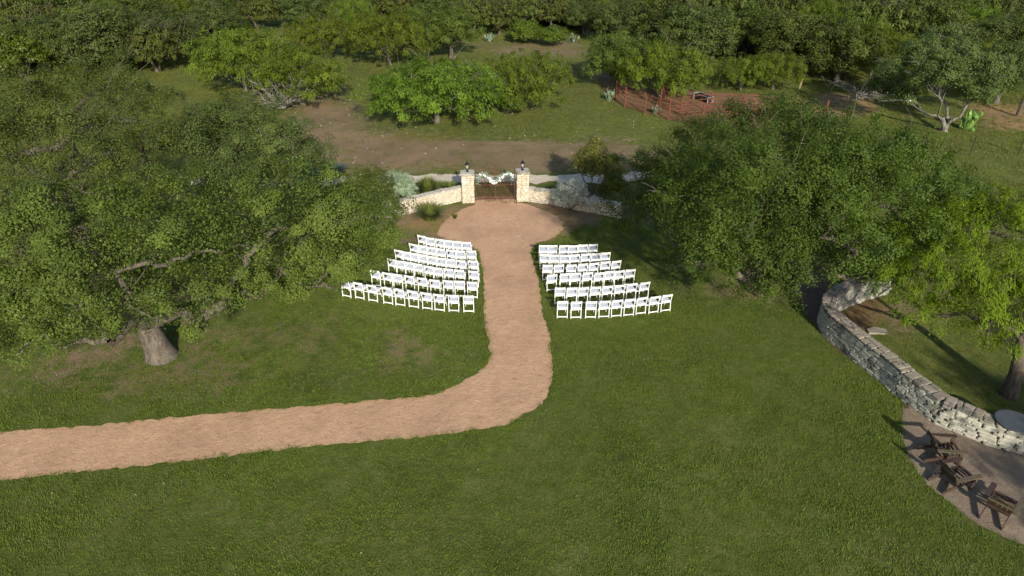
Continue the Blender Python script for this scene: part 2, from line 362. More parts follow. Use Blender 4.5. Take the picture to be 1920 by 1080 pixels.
def zones():
    wob = (vnoise(GX, GY, 2.2, 7) - .5)
    lawn = soft(LAWNW, GX, GY, .5)
    # thin brown turf round the big oak and near the gate
    e = np.zeros_like(GX)
    o = at(330, 690); e = np.maximum(e, .50 * np.clip(1.25 - np.hypot((GX - o.x) / 6.5, (GY - o.y) / 4.2), 0, 1))
    for (px, py, rx, ry, k) in ((790, 432, 3.6, 2.2, .75), (1075, 412, 3, 1.2, .75), (1180, 440, 2.5, 1.5, .35), (1430, 540, 3.5, 2.2, .75), (1290, 500, 2.5, .9, .5), (760, 600, 3, .8, .28), (300, 560, 7, 4, .55),
                            (620, 640, 3.5, 1.4, .30), (100, 500, 9, 5, .6), (500, 470, 7, 4, .5), (1080, 520, 2.6, 2.0, .35), (820, 520, 2.4, 2.2, .35)):
        o = at(px, py); e = np.maximum(e, k * np.clip(1.3 - np.hypot((GX - o.x) / rx, (GY - o.y) / ry), 0, 1))
    e = np.maximum(e, .40 * soft(poly([(-200, 640), (300, 600), (640, 575), (890, 600), (905, 660), (850, 700), (600, 740), (300, 765), (-200, 800)]), GX, GY, 1.6) * (.45 + 1.0 * vnoise(GX, GY, 1.6, 8)))
    # field beyond the wall
    for pts, k, fall in (([(520, 200), (600, 170), (700, 205), (720, 238), (900, 258), (1010, 262), (1180, 258), (1260, 290), (1300, 330), (1100, 332), (600, 330), (480, 300)], .78, 4.0),
                         ([(560, 130), (640, 110), (700, 180), (740, 245), (640, 260), (560, 240)], .62, 4),
                         ([(860, 78), (1090, 70), (1130, 95), (1090, 115), (900, 108)], .66, 4),
                         ([(990, 375), (1180, 385), (1300, 420), (1180, 412), (1060, 404), (990, 390)], .8, .8),
                         ([(700, 405), (892, 380), (890, 400), (860, 420), (850, 450), (890, 470), (860, 460), (740, 455)], .85, .6),
                         ([(965, 378), (1060, 398), (1100, 415), (1075, 440), (1030, 452), (1000, 440)], .75, .7),
                         ([(1640, 560), (1720, 560), (1760, 600), (1700, 640), (1640, 620)], .7, 1.5),
                         ([(1800, 600), (2100, 600), (2100, 760), (1930, 780)], .55, 2)):
        e = np.maximum(e, k * soft(poly(pts), GX, GY, fall))
    # wheel ruts along the brown track
    for yy, rr in ((268, .5), (278, .6), (292, .5)):
        c = poly([(560, yy + 18), (760, yy + 3), (960, yy), (1180, yy + 8)]); d = dist_poly(c, GX, GY, False)
        e = np.maximum(e, .95 * np.clip(1.4 - d / rr, 0, 1))
    red = np.zeros_like(GX)
    for pts, k, fall in (([(1075, 118), (1160, 150), (1210, 165), (1330, 170), (1450, 178), (1440, 240), (1260, 226), (1160, 196)], .95, 1.6),
                         ([(560, 190), (640, 185), (640, 200), (560, 206)], .6, 1.5),
                         ([(1470, 480), (1560, 480), (1560, 600), (1470, 560), (1380, 500)], .9, 1.2),
                         ([(1560, 560), (1640, 530), (1680, 600), (1620, 640), (1570, 600)], .8, 1)):
        red = np.maximum(red, k * soft(poly(pts), GX, GY, fall))
    straw = np.zeros_like(GX)
    for pts, k, fall in (([(1470, 178), (1560, 172), (1640, 180), (1660, 215), (1480, 225)], .85, 2),
                         ([(1800, 190), (1930, 195), (2000, 250), (1850, 245)], .8, 2),
                         ([(730, 418), (800, 396), (900, 384), (980, 382), (1060, 396), (1110, 416), (1070, 446), (1010, 462), (990, 480), (900, 480), (860, 468), (790, 446)], .68, 1.0)):
        straw = np.maximum(straw, k * soft(poly(pts), GX, GY, fall))
    far = np.clip((GY - 95) / 20, 0, 1); e = np.maximum(e, far * .5)
    e = np.clip(e + wob * .15 * (e > .05), 0, 1)
    return lawn, e, red, straw
ZL, ZE, ZR, ZS = zones()
nx, ny = len(xs), len(ys)
idx = np.arange(nx * ny).reshape(ny, nx)
Q = np.stack([idx[:-1, :-1].ravel(), idx[:-1, 1:].ravel(), idx[1:, 1:].ravel(), idx[1:, :-1].ravel()], 1)
me = mesh_np('ground', np.stack([GX.ravel(), GY.ravel(), GZ.ravel()], 1), Q, [M_ground],
             attrs={'mask': np.stack([ZL.ravel(), ZE.ravel(), ZR.ravel(), ZS.ravel()], 1)}, smooth=True)
tag(link(bpy.data.objects.new('ground', me)), kind='structure')

def sheet(name, P, z, material, wob=.1, seed=1, step=.12):
    pts = smooth_line(P, step, True); rs = np.random.RandomState(seed)
    nn = len(pts); off = np.convolve(rs.randn(nn + 8), np.ones(3) / 3, 'same')[:nn] * wob + np.convolve(rs.randn(nn + 80), np.ones(41) / 9, 'same')[:nn] * wob * .7
    o2 = []
    for i, p in enumerate(pts):
        d = (pts[(i + 1) % nn] - pts[i - 1]).normalized(); nrm = Vector((d.y, -d.x, 0)); o2.append(p + nrm * off[i])
    tri = tessellate_polygon([[Vector((p.x, p.y, 0)) for p in o2]]); fs = []
    for a, b_, c in tri:
        A, B_, C_ = o2[a], o2[b_], o2[c]; cr = (B_.x - A.x) * (C_.y - A.y) - (B_.y - A.y) * (C_.x - A.x)
        if abs(cr) > 1e-9: fs.append((a, b_, c) if cr > 0 else (a, c, b_))
    me = bpy.data.meshes.new(name); me.from_pydata([(p.x, p.y, z) for p in o2], [], fs); me.update()
    me.materials.append(material)
    return tag(link(bpy.data.objects.new(name, me)), kind='structure'), np.array([(p.x, p.y) for p in o2])
_, PATHN = sheet('gravel_path', PATHW, .006, M_path, .05, 3, .09)
_, PATION = sheet('gravel_patio', PATIOW, .006, M_patio, .05, 4)
sheet('mulch_bed', MULCHW, .010, M_mulch, .05, 5)
sheet('dirt_road', ROADW, .006, M_road, .22, 6, .2)

# ------------------------------------------------------------ foliage
def unit(a): return a / (np.linalg.norm(a, axis=-1, keepdims=True) + 1e-9)
def leaves(C, N, Dn, L, W, rs):
    """one folded diamond per leaf: C centre, N facing, Dn direction of growth"""
    N = unit(N); A = unit(Dn - (Dn * N).sum(1, keepdims=True) * N); Bv = np.cross(N, A)
    L = L[:, None]; W = W[:, None]
    V = np.stack([C - A * L * .5, C + Bv * W * .5 + A * L * .05, C + A * L * .5, C - Bv * W * .5 + A * L * .05], 1).reshape(-1, 3)
    Q = np.arange(len(V)).reshape(-1, 4); return V, Q
def tube_np(P, r, n_=5):
    P = np.asarray(P, float); r = np.asarray(r, float); m_ = len(P)
    d = unit(np.gradient(P, axis=0)); u = np.where(np.abs(d[:, 2:3]) < .9, [[0, 0, 1.]], [[1., 0, 0]])
    x = unit(np.cross(d, u)); y = np.cross(x, d); a = np.arange(n_) * 2 * np.pi / n_
    V = (P[:, None] + (x[:, None] * np.cos(a)[None, :, None] + y[:, None] * np.sin(a)[None, :, None]) * r[:, None, None]).reshape(-1, 3)
    i = np.arange(m_ - 1)[:, None] * n_; k = np.arange(n_)[None]
    return V, np.stack([i + k, i + (k + 1) % n_, i + n_ + (k + 1) % n_, i + n_ + k], 2).reshape(-1, 4)
def cat(parts):
    V, Q, o = [], [], 0
    for v, q in parts: V.append(v); Q.append(q + o); o += len(v)
    return np.concatenate(V), np.concatenate(Q)
def bent(a, b, rs, k=.15, m_=7, sag=0.0):
    a, b = np.array(a, float), np.array(b, float); t = np.linspace(0, 1, m_)[:, None]; L = np.linalg.norm(b - a)
    off = np.cumsum(rs.randn(m_, 3), 0) * k * L * .16; off -= off[0] + (off[-1] - off[0]) * t
    return a * (1 - t) + b * t + off + np.array([0, 0, 1.]) * (np.sin(t * np.pi) * L * (.1 - sag))
def tree_arrays(lobes, base, rs, n_clump=46, n_leaf=48, leaf=(.12, .065), clump=.45, droop=0.0, trunk_r=.4, fork_h=1.6, lean=(0, 0),
                flat=.8, low=-.35, twig=.35, gap=.16, trunks=1, spray=0.0, twigr=.022, root=True, fill=.16, holes=1.0):
    """lobes: (x, y, z, r) round base (0,0,0). Returns (trunk V,Q), (crown V,Q,tint)."""
    sd_ = rs.randint(1000); Lb = np.array(lobes, float); cen = Lb[:, :3].mean(0)
    C, N, G, T = [], [], [], []; wood = []; ends = []
    for i, (x, y, z, r) in enumerate(Lb):
        c = np.array([x, y, z]); k = int(n_clump * (r / Lb[:, 3].mean()) ** 2)
        d = unit(rs.randn(k * 2, 3)); d = d[d[:, 2] > low][:k]
        rr = r * (.58 + .50 * rs.rand(len(d))); p = c + d * rr[:, None] * np.array([1, 1, flat])
        ok = rs.rand(len(d)) > gap
        for j, (x2, y2, z2, r2) in enumerate(Lb):
            if j != i: ok &= np.linalg.norm((p - [x2, y2, z2]) / [1, 1, flat], axis=1) > r2 * .66
        ok &= p[:, 2] > .35
        hn = vnoise(p[:, 0] + p[:, 2] * .7 + 40, p[:, 1] - p[:, 2] * .6 + 40, 1.0 * holes, sd_) ; ok &= hn > (.36 if holes > 1 else .30)
        p, d = p[ok], d[ok]
        tl = rs.rand() * .18
        for q, dd in zip(p, d):
            m_ = int(n_leaf * (.6 + .8 * rs.rand())); cr = clump * (.65 + .7 * rs.rand())
            g = rs.randn(m_, 3) * cr * .5 * np.array([1.15, 1.15, .7])
            if droop:
                out = unit(dd * [1, 1, 0] + 1e-3); s_ = rs.rand(m_) ** .8
                u_ = unit(rs.randn(m_, 3) + dd * .5 + [0, 0, .3])
                g = u_ * (cr * (.25 + .35 * rs.rand(m_)))[:, None] + out * (s_ * cr * .6)[:, None] - np.array([0, 0, 1.]) * (s_ ** 1.5 * droop)[:, None]
                gd = out * .5 + np.array([0, 0, -1.2]) + rs.randn(m_, 3) * .35
                nn = dd * .55 + u_ * .5 + np.array([0, 0, .4]) + rs.randn(m_, 3) * .35
            else:
                if spray:
                    out = unit(dd + rs.randn(3) * .5); s_ = rs.rand(m_)
                    g = rs.randn(m_, 3) * cr * .26 + out * (s_ * cr * spray - cr * .4)[:, None] - np.array([0, 0, 1.]) * (s_ ** 2 * cr * .5)[:, None]
                else:
                    u_ = unit(rs.randn(m_, 3) + dd * .6 + [0, 0, .3]); g = u_ * (cr * (.35 + .65 * rs.rand(m_) ** .6))[:, None] * [1.1, 1.1, .8]
                gd = dd + rs.randn(m_, 3) * .8; nn = dd * .5 + unit(g + 1e-4) * .6 + np.array([0, 0, .3]) + rs.randn(m_, 3) * .38
            C.append(q + g); N.append(nn); G.append(gd)
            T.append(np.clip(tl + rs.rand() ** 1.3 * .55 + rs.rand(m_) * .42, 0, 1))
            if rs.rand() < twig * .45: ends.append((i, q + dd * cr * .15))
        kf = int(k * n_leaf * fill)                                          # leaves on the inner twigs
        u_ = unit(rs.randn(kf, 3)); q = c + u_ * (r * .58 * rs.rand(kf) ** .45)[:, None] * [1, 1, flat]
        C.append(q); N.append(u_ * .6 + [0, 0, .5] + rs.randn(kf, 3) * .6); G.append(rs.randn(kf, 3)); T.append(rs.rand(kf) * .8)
    C, N, G, T = map(np.concatenate, (C, N, G, T))
    s_ = .7 + .6 * rs.rand(len(C))
    V, Q_ = leaves(C, N, G, leaf[0] * s_, leaf[1] * s_, rs)
    ok = V.reshape(-1, 4, 3)[:, :, 2].min(1) > .02
    V = V.reshape(-1, 4, 3)[ok].reshape(-1, 3); Q_ = np.arange(len(V)).reshape(-1, 4); T = T[ok]
    # wood: trunks, limbs to every lobe, twigs
    forks = []
    for t_ in range(trunks):
        sp = 0 if trunks == 1 else 1; tr = trunk_r / math.sqrt(trunks)
        a = np.array([0, 0, -.1]) + rs.randn(3) * [tr * .5, tr * .5, 0] * sp
        an = t_ * 6.28 / trunks + 1.0; fk = np.array([lean[0], lean[1], fork_h], float) + np.array([math.cos(an), math.sin(an), 0]) * fork_h * .38 * sp
        rad = np.linspace(tr * 1.0, tr * .72, 7)
        if root: rad[0] *= 1.32; rad[1] *= 1.08
        wood.append(tube_np(bent(a, fk, rs, .10, 7), rad, 10)); forks.append(fk)
    f0 = forks[0]; nf = len(forks)
    inner = Lb[:, :3] - np.array([0, 0, 1.]) * (Lb[:, 3:4] * .45)          # limbs run through the lower inside of each lobe
    inner[:, 2] = np.maximum(inner[:, 2], .3)
    order = np.argsort(np.linalg.norm(inner - f0, axis=1)); nodes = [(f_, 0.0, -1) for f_ in forks]; par = {}; kids = [0] * (len(Lb) + nf)
    for o_ in order:
        p = inner[o_]; best = min(range(len(nodes)), key=lambda q: np.linalg.norm(nodes[q][0] - p) + .45 * nodes[q][1] + .35 * kids[q] * (q >= nf))
        par[len(nodes)] = best; kids[best] += 1; nodes.append((p, nodes[best][1] + np.linalg.norm(nodes[best][0] - p), int(o_)))
    load = [1.0] * len(nodes)
    for q in range(len(nodes) - 1, nf - 1, -1): load[par[q]] += load[q]
    for q in range(nf, len(nodes)):
        a_ = nodes[par[q]][0] - ([0, 0, .15] if par[q] < nf else 0); r0 = trunk_r * .60 * (load[q] / sum(load[:nf])) ** .45
        P = bent(a_, nodes[q][0], rs, .32, 8, .06); par[-1 - nodes[q][2]] = P; wood.append(tube_np(P, np.linspace(r0, r0 * .72, 8), 7))
    for i, q in ends:                                                       # twigs leave the limb part-way and fork
        c = par[-1 - i][rs.randint(3, 8)]; wood.append(tube_np(bent(c, q, rs, .35, 5), np.linspace(twigr * 1.3, twigr * .45, 5), 3))
        for _ in range(2):
            e2 = q + unit(q - c) * .4 + rs.randn(3) * .28; wood.append(tube_np(bent(q, e2, rs, .35, 4), np.linspace(twigr * .8, twigr * .3, 4), 3))
    return cat(wood), (V, Q_, np.repeat(T, 4))
def rand_lobes(Rx, H, rs, n_=14, lr=None, bottom=.35, top_flat=1.0):
    """lobes filling the shell of a crown of radius Rx between bottom*H and H"""
    lr = lr or Rx * .42; zc = H * (bottom + 1) / 2; rz = H * (1 - bottom) / 2
    out = []; tries = 0; dmin = lr * .95
    while len(out) < n_ and tries < 4000:
        tries += 1
        d = unit(rs.randn(3));
        if d[2] < -.45: continue
        u_ = .75 + .25 * rs.rand()
        r = lr * (.75 + .5 * rs.rand())
        p = d * np.array([max(Rx - r, .1), max(Rx - r, .1), max(rz - r * .6, .1)]) * u_ + [0, 0, zc]
        p[2] = min(p[2], H - r * .7)
        if all(np.linalg.norm(p - o[:3]) > dmin for o in out): out.append(np.array([*p, r]))
        if tries % 300 == 0: dmin *= .85
    return [tuple(o) for o in out]
def tree_meshes(arr, leaf_m, bark_m):
    (tv, tq), (cv, cq, ct) = arr
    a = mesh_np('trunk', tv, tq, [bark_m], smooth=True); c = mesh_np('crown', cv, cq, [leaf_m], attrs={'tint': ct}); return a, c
def plant_tree(name, loc, meshes, label, cat_='tree', group=None, rz=0.0, scale=(1, 1, 1), crown='crown', trunk='trunk'):
    e_ = empty(name, loc, rz); e_.scale = scale
    link(bpy.data.objects.new(trunk, meshes[0]), e_); c = link(bpy.data.objects.new(crown, meshes[1]), e_)
    tag(e_, label, cat_, group); return e_

rs = np.random.RandomState(11)
def hero(name, base_px, lobes, label, leaf_m, bark_m, base=None, **kw):
    b_ = base if base is not None else at(*base_px)
    loc = [(lambda p: (p.x - b_.x, p.y - b_.y, z, r))(at(x, y, z)) for x, y, z, r in lobes]
    return plant_tree(name, (b_.x, b_.y, 0), tree_meshes(tree_arrays(loc, b_, rs, **kw), leaf_m, bark_m), label)

OAK = dict(n_clump=46, n_leaf=170, leaf=(.092, .052), clump=.43, twig=.20, gap=.08, holes=1.1, twigr=.018)
hero('live_oak', (303, 668), [(330, 540, 4.0, 2.0), (420, 490, 4.8, 2.2), (520, 460, 4.8, 2.1), (615, 465, 4.3, 1.8), (675, 440, 4.4, 1.5), (575, 515, 3.5, 1.3), (480, 530, 3.4, 1.4),
     (650, 395, 5, 1.7), (590, 390, 6, 2.0), (655, 492, 3.5, 1.3), (702, 452, 3.8, 1.15), (706, 385, 4.6, 1.3), (630, 525, 2.9, 1.0), (500, 385, 6.8, 2.2), (400, 420, 7, 2.3), (300, 440, 7, 2.3), (205, 465, 6.2, 2.2), (150, 540, 4.3, 2.0), (50, 575, 3.8, 2.0), (190, 610, 2.9, 1.4),
     (240, 545, 4.4, 1.7), (60, 480, 5.4, 2.3), (-50, 530, 4.8, 2.3), (370, 590, 3.0, 1.2), (290, 575, 3.9, 1.3), (100, 625, 2.8, 1.3), (20, 640, 2.6, 1.3), (130, 410, 6.8, 2.0)],
     'big live oak with pale thick trunk standing on the lawn beside the gravel path', M_oak, B_oak, trunk_r=.52, fork_h=1.7, lean=(-.35, .2), **OAK)
hero('live_oak', None, [(200, 182, 8.4, 2.4), (110, 218, 8, 2.3), (270, 204, 8, 1.6), (200, 235, 8, 2.5), (80, 290, 7.2, 2.5), (262, 272, 7, 1.9), (0, 250, 7, 2.5), (185, 330, 6.6, 2.4), (70, 375, 6.2, 2.2),
     (275, 350, 6.0, 1.8), (-70, 330, 6.4, 2.5), (150, 158, 7.8, 1.7), (20, 190, 7.2, 2.0), (-90, 240, 6.5, 2.4), (235, 145, 8, 1.4)],
     'tallest dark live oak behind the lawn, at the edge of the brush', M_oak, B_oak, base=Vector((-21.5, 30.5, 0)), trunk_r=.6, fork_h=2.2, **OAK)
hero('live_oak', None, [(452, 246, 7, 2.0), (515, 275, 6.6, 2.0), (435, 285, 6.6, 2.1), (545, 310, 5.6, 1.8), (485, 345, 5.6, 2.0), (398, 232, 6.7, 1.4), (567, 275, 5.6, 1.3), (430, 355, 5.4, 1.8), (400, 250, 6.2, 1.7)],
     'smaller live oak with grey-green crown growing between the biggest oak and the dirt track', M_oakg, B_oak, base=Vector((-14.6, 33.5, 0)), trunk_r=.4, fork_h=2.0, **OAK)
ELM = dict(n_clump=54, n_leaf=150, leaf=(.10, .046), clump=.52, twig=.16, gap=.06, holes=1.2, spray=1.7, twigr=.02, flat=.78)
hero('cedar_elm', None, [(1216, 352, 3.8, 1.8), (1195, 392, 2.7, 1.6), (1262, 395, 3.9, 2.0), (1268, 322, 5.0, 1.9), (1338, 298, 7.0, 2.0), (1350, 365, 7.0, 2.1), (1422, 264, 8.0, 2.0), (1440, 320, 8.2, 2.1), (1330, 420, 5.5, 2.0),
     (1415, 390, 6.6, 2.1), (1380, 465, 4.6, 1.9), (1465, 495, 3.9, 1.7), (1425, 525, 3.1, 1.3), (1290, 465, 2.9, 1.3), (1500, 420, 5.4, 2.0), (1505, 278, 7.6, 1.8), (1525, 325, 7.4, 2.2), (1168, 425, 1.7, .95), (1470, 222, 8.2, 1.2), (1395, 225, 7.6, 1.0)],
     'broad arching elm overhanging the lawn beside the white chairs', M_elm, B_oak, base=Vector((11.4, 27.6, 0)), trunk_r=.42, fork_h=1.8, trunks=2, **ELM)
hero('cedar_elm', None, [(1600, 300, 7.3, 2.1), (1680, 308, 6.8, 2.0), (1745, 352, 6.0, 1.8), (1798, 385, 4.6, 1.4), (1600, 360, 7, 2.2), (1700, 360, 6.4, 2.2), (1785, 395, 5, 1.7), (1620, 430, 5.5, 2.1), (1560, 485, 4, 1.8),
     (1625, 500, 3.6, 1.5), (1700, 430, 5, 1.9), (1545, 400, 6, 2.0), (1740, 450, 3.8, 1.5), (1560, 265, 7.5, 1.5)],
     'spreading elm with silvery twigs growing over the far end of the curved wall', M_elm, B_oak, base=Vector((17.0, 28.2, 0)), trunk_r=.4, fork_h=1.8, trunks=2, **ELM)
MESQ = dict(n_clump=46, n_leaf=115, leaf=(.11, .032), clump=.42, twig=.25, gap=.10, droop=.20, twigr=.02, flat=.7)
hero('mesquite_tree', (1893, 742), [(1700, 440, 5, 1.15), (1765, 425, 5.3, 1.3), (1830, 405, 5.8, 1.4), (1895, 395, 5.8, 1.4), (1950, 420, 5.6, 1.4), (1695, 505, 4.2, 1.1), (1765, 495, 4.8, 1.4), (1840, 485, 5, 1.5), (1910, 500, 4.8, 1.5),
     (1750, 575, 3.5, 1.1), (1810, 565, 4, 1.2), (1870, 575, 3.8, 1.3), (1850, 640, 3.0, .8), (1960, 560, 4.2, 1.3)],
     'bright yellow-green mesquite with leaning dark trunk behind the curved stone wall', M_mesqn, B_dark, trunk_r=.26, fork_h=2.3, lean=(-.1, .5), **MESQ)

hero('oak_tree', (1768, 246), [(1682, 140, 3.8, 1.6), (1735, 105, 5.0, 1.9), (1800, 100, 5.2, 2.0), (1858, 125, 4.4, 1.8), (1705, 172, 2.8, 1.3), (1765, 140, 4.8, 1.8), (1835, 165, 3.4, 1.5), (1890, 150, 3.4, 1.3), (1655, 165, 2.6, 1.0), (1770, 75, 5.6, 1.5)],
     'big lichen-grey oak with dark twisted trunks beside the straw-coloured ground', M_oakg, B_lich2, trunk_r=.34, fork_h=1.1, trunks=3, n_clump=46, n_leaf=120, leaf=(.15, .08), clump=.55, twig=.9, gap=.08, low=-.6, twigr=.03, flat=.75, fill=.2, holes=.9)
# --- far tree kinds, meshes shared
def variants(k, fn): return [fn(i) for i in range(k)]
def v_mesq(i):
    Rx, H = 3.6, 4.6; return tree_meshes(tree_arrays(rand_lobes(Rx, H, rs, 18, 1.3, .02), None, rs, n_clump=32, n_leaf=60, leaf=(.16, .055), clump=.48, droop=.25, trunk_r=.15, fork_h=1.0, flat=.72, twig=.25, gap=.14, low=-.8, twigr=.03), M_mesq, B_oak)
def v_oak(i):
    Rx, H = 3.6, 5.2; return tree_meshes(tree_arrays(rand_lobes(Rx, H, rs, 18, 1.35, .02), None, rs, n_clump=32, n_leaf=58, leaf=(.16, .09), clump=.48, trunk_r=.26, fork_h=1.2, twig=.25, gap=.12, low=-.8, twigr=.03), M_oak, B_dark)
def v_grey(i):
    Rx, H = 3.6, 5.0; return tree_meshes(tree_arrays(rand_lobes(Rx, H, rs, 17, 1.35, .04), None, rs, n_clump=30, n_leaf=54, leaf=(.16, .09), clump=.48, trunk_r=.24, fork_h=1.2, twig=.4, gap=.16, low=-.8, twigr=.035), M_oakg, B_oak)
def v_olive(i):
    Rx, H = 3.0, 4.8; return tree_meshes(tree_arrays(rand_lobes(Rx, H, rs, 15, 1.15, .12), None, rs, n_clump=40, n_leaf=28, leaf=(.20, .09), clump=.42, droop=.2, trunk_r=.2, fork_h=1.3, twig=.5, gap=.2, low=-.7, trunks=2, twigr=.035), M_olive, B_oak)
def v_bush(i):
    Rx, H = 2.0, 2.6; return tree_meshes(tree_arrays(rand_lobes(Rx, H, rs, 9, .85, .05), None, rs, n_clump=46, n_leaf=26, leaf=(.16, .09), clump=.3, trunk_r=.12, fork_h=.4, twig=.15, gap=.1, low=-.5), M_bright, B_dark)
VAR = {'mesq': variants(4, v_mesq), 'oak': variants(3, v_oak), 'grey': variants(3, v_grey), 'olive': variants(2, v_olive), 'bush': variants(2, v_bush)}
NOM = {'mesq': (3.9, 4.7), 'oak': (3.8, 5.4), 'grey': (3.8, 5.2), 'olive': (3.2, 5.0), 'bush': (2.1, 2.7)}
NAME = {'mesq': 'mesquite_tree', 'oak': 'oak_tree', 'grey': 'oak_tree', 'olive': 'mesquite_tree', 'bush': 'evergreen_bush'}
CAT = {'mesq': 'tree', 'oak': 'tree', 'grey': 'tree', 'olive': 'tree', 'bush': 'bush'}
TREES = [  # (px, base row, top row, crown width px, kind, label)
 (452, 176, 38, 185, 'mesq', 'bright mesquite just behind the grey-green oak, far side of the brown clearing'),
 (560, 203, 82, 170, 'mesq', 'low bright mesquite overhanging the fallen grey branches'),
 (600, 116, 18, 125, 'mesq', 'mesquite with short pale trunk beyond the fallen grey branches'),
 (728, 130, 8, 150, 'mesq', 'tall mesquite on a long bare pale trunk in the grass clearing'),
 (845, 112, 10, 110, 'oak', 'dark oak close behind the mesquite with the bare pale trunk'),
 (775, 96, 6, 90, 'oak', 'dark oak half hidden by the mesquite with the bare pale trunk'),
 (815, 240, 100, 235, 'mesq', 'widest drooping mesquite nearest the dirt track, behind the gate'),
 (985, 205, 88, 165, 'mesq', 'round mesquite with exposed grey lower branches behind the gate'),
 (960, 216, 176, 56, 'bush', 'small dark bush at the foot of the round mesquite'),
 (1157, 168, 48, 125, 'oak', 'dark oak at the corner of the rusty pipe pen'),
 (1242, 190, 66, 165, 'mesq', 'drooping mesquite growing inside the rusty pipe pen'),
 (1392, 172, 98, 100, 'mesq', 'low mesquite just behind the black feed trough'),
 (1455, 172, 92, 110, 'mesq', 'low mesquite between the feed trough and the straw-coloured clearing'),
 (885, 66, -18, 90, 'olive', 'olive mesquite at the near end of the scrubby row along the thicket'),
 (935, 66, -14, 85, 'olive', 'olive mesquite, second in the scrubby row along the thicket'),
 (980, 58, -25, 95, 'olive', 'olive mesquite rising behind the bright round bushes'),
 (1035, 56, -20, 90, 'olive', 'olive mesquite beyond the bright round bushes, towards the cactus'),
 (985, 80, 30, 66, 'bush', 'taller bright bush of the pair at the far edge of the clearing'),
 (1040, 88, 46, 60, 'bush', 'shorter bright bush of the pair at the far edge of the clearing'),
 (1095, 66, -5, 80, 'grey', 'grey twiggy oak beside the far prickly pears'),
 (305, 116, 16, 145, 'grey', 'round grey-green oak beyond the brown clearing, behind the tallest live oak'),
 (205, 104, 20, 120, 'mesq', 'yellow-green mesquite behind the tallest live oak'),
 (115, 120, 20, 140, 'grey', 'grey-green oak in the brush near the photo corner'),
 (30, 150, 60, 110, 'bush', 'dark green bush at the edge of the photo behind the tallest oak'),
 (25, 90, -10, 120, 'oak', 'dark oak in the far corner of the brush'),
 (400, 76, -4, 110, 'grey', 'twiggy grey oak behind the bright mesquite, deep in the brush'),
 (480, 60, -20, 110, 'olive', 'dull olive tree deep in the brush beyond the bright mesquite'),
 (560, 52, -25, 100, 'grey', 'grey-green oak at the back of the clearing with the prickly pears'),
 (660, 62, -12, 90, 'mesq', 'small mesquite beyond the tall mesquite on a pale trunk'),
 (740, 52, -30, 100, 'olive', 'olive tree in the far brush behind the tall mesquite'),
 (820, 52, -30, 100, 'grey', 'grey-green oak at the start of the far thicket'),
 (1165, 84, -10, 115, 'grey', 'twiggy grey-green oak behind the dark oak of the pen'),
 (1240, 84, -15, 115, 'mesq', 'mesquite in the wood behind the pen'),
 (1300, 124, 4, 165, 'grey', 'large dark lichen-grey oak directly behind the feed trough'),
 (1400, 116, 0, 130, 'oak', 'dark oak at the wood edge behind the low mesquites'),
 (1480, 140, 12, 150, 'oak', 'largest dark oak at the wood edge above the straw-coloured clearing'),
 (1575, 158, 24, 140, 'oak', 'dark oak with a pale trunk at the back of the straw-coloured clearing'),
 (1640, 152, 40, 120, 'mesq', 'yellow-green mesquite between the dark oak and the big lichen-grey oak'),
 (1545, 80, -20, 130, 'mesq', 'mesquite inside the wood beyond the largest dark oak'),
 (1650, 92, -10, 130, 'grey', 'grey-topped oak in the wood behind the lichen-grey oak'),
 (1720, 100, 8, 120, 'oak', 'dark oak close behind the lichen-grey oak'),
 (1800, 112, 0, 130, 'mesq', 'bright mesquite beyond the lichen-grey oak'),
 (1890, 120, 10, 130, 'oak', 'dark oak at the far edge of the photo beyond the straw ground'),
 (1880, 200, 70, 150, 'grey', 'grey oak beside the brown trunk at the edge of the straw ground'),
 (330, 60, -30, 110, 'mesq', 'mesquite far back in the brush behind the round grey-green oak'),
 (240, 48, -40, 110, 'grey', 'grey oak farthest back in the brush above the round grey-green oak'),
 (140, 52, -35, 120, 'olive', 'olive tree far back in the brush above the corner oaks'),
 (1330, 60, -40, 120, 'mesq', 'mesquite far back in the wood above the lichen-grey trough oak'),
 (1440, 60, -40, 130, 'grey', 'grey oak far back in the wood above the low mesquites'),
]
rj = random.Random(5)
for k, (px, pb, pt, wp, kind, lab) in enumerate(TREES):
    b_ = at(px, pb); D = depth(b_); H = max(2.0, height_for(b_, pt)); H = min(H, 8.5)
    Rw = wp / 2 * depth(Vector((b_.x, b_.y, H * .5))) / F * (1.34 if kind == 'mesq' else 1.18)
    v = VAR[kind][k % len(VAR[kind])]; nr, nh = NOM[kind]
    # the crown's top shows at its centre or farther back: lower it a little
    sz = H / nh * .96; sx = Rw / nr
    plant_tree(NAME[kind], (b_.x, b_.y + .25 * Rw, gz(b_.x, b_.y) - .02), v, lab, CAT[kind], rz=rj.uniform(0, 6.28), scale=(sx, sx, sz),
               crown='foliage' if kind == 'bush' else 'crown', trunk='stem' if kind == 'bush' else 'trunk')

# trees of the garden behind and beside the viewpoint; they shade the patio and the near lawn corner
for k, (x, y, sc_, lab) in enumerate(((21.5, 5.5, 1.25, 'garden oak beside the gravel patio, out past the garden chairs'), (25.5, 11.5, 1.1, 'garden oak beyond the end of the curved wall'))):
    plant_tree('oak_tree', (x, y, 0), VAR['oak'][k % 3], lab, rz=k * 1.3, scale=(sc_, sc_, sc_ * 1.15))
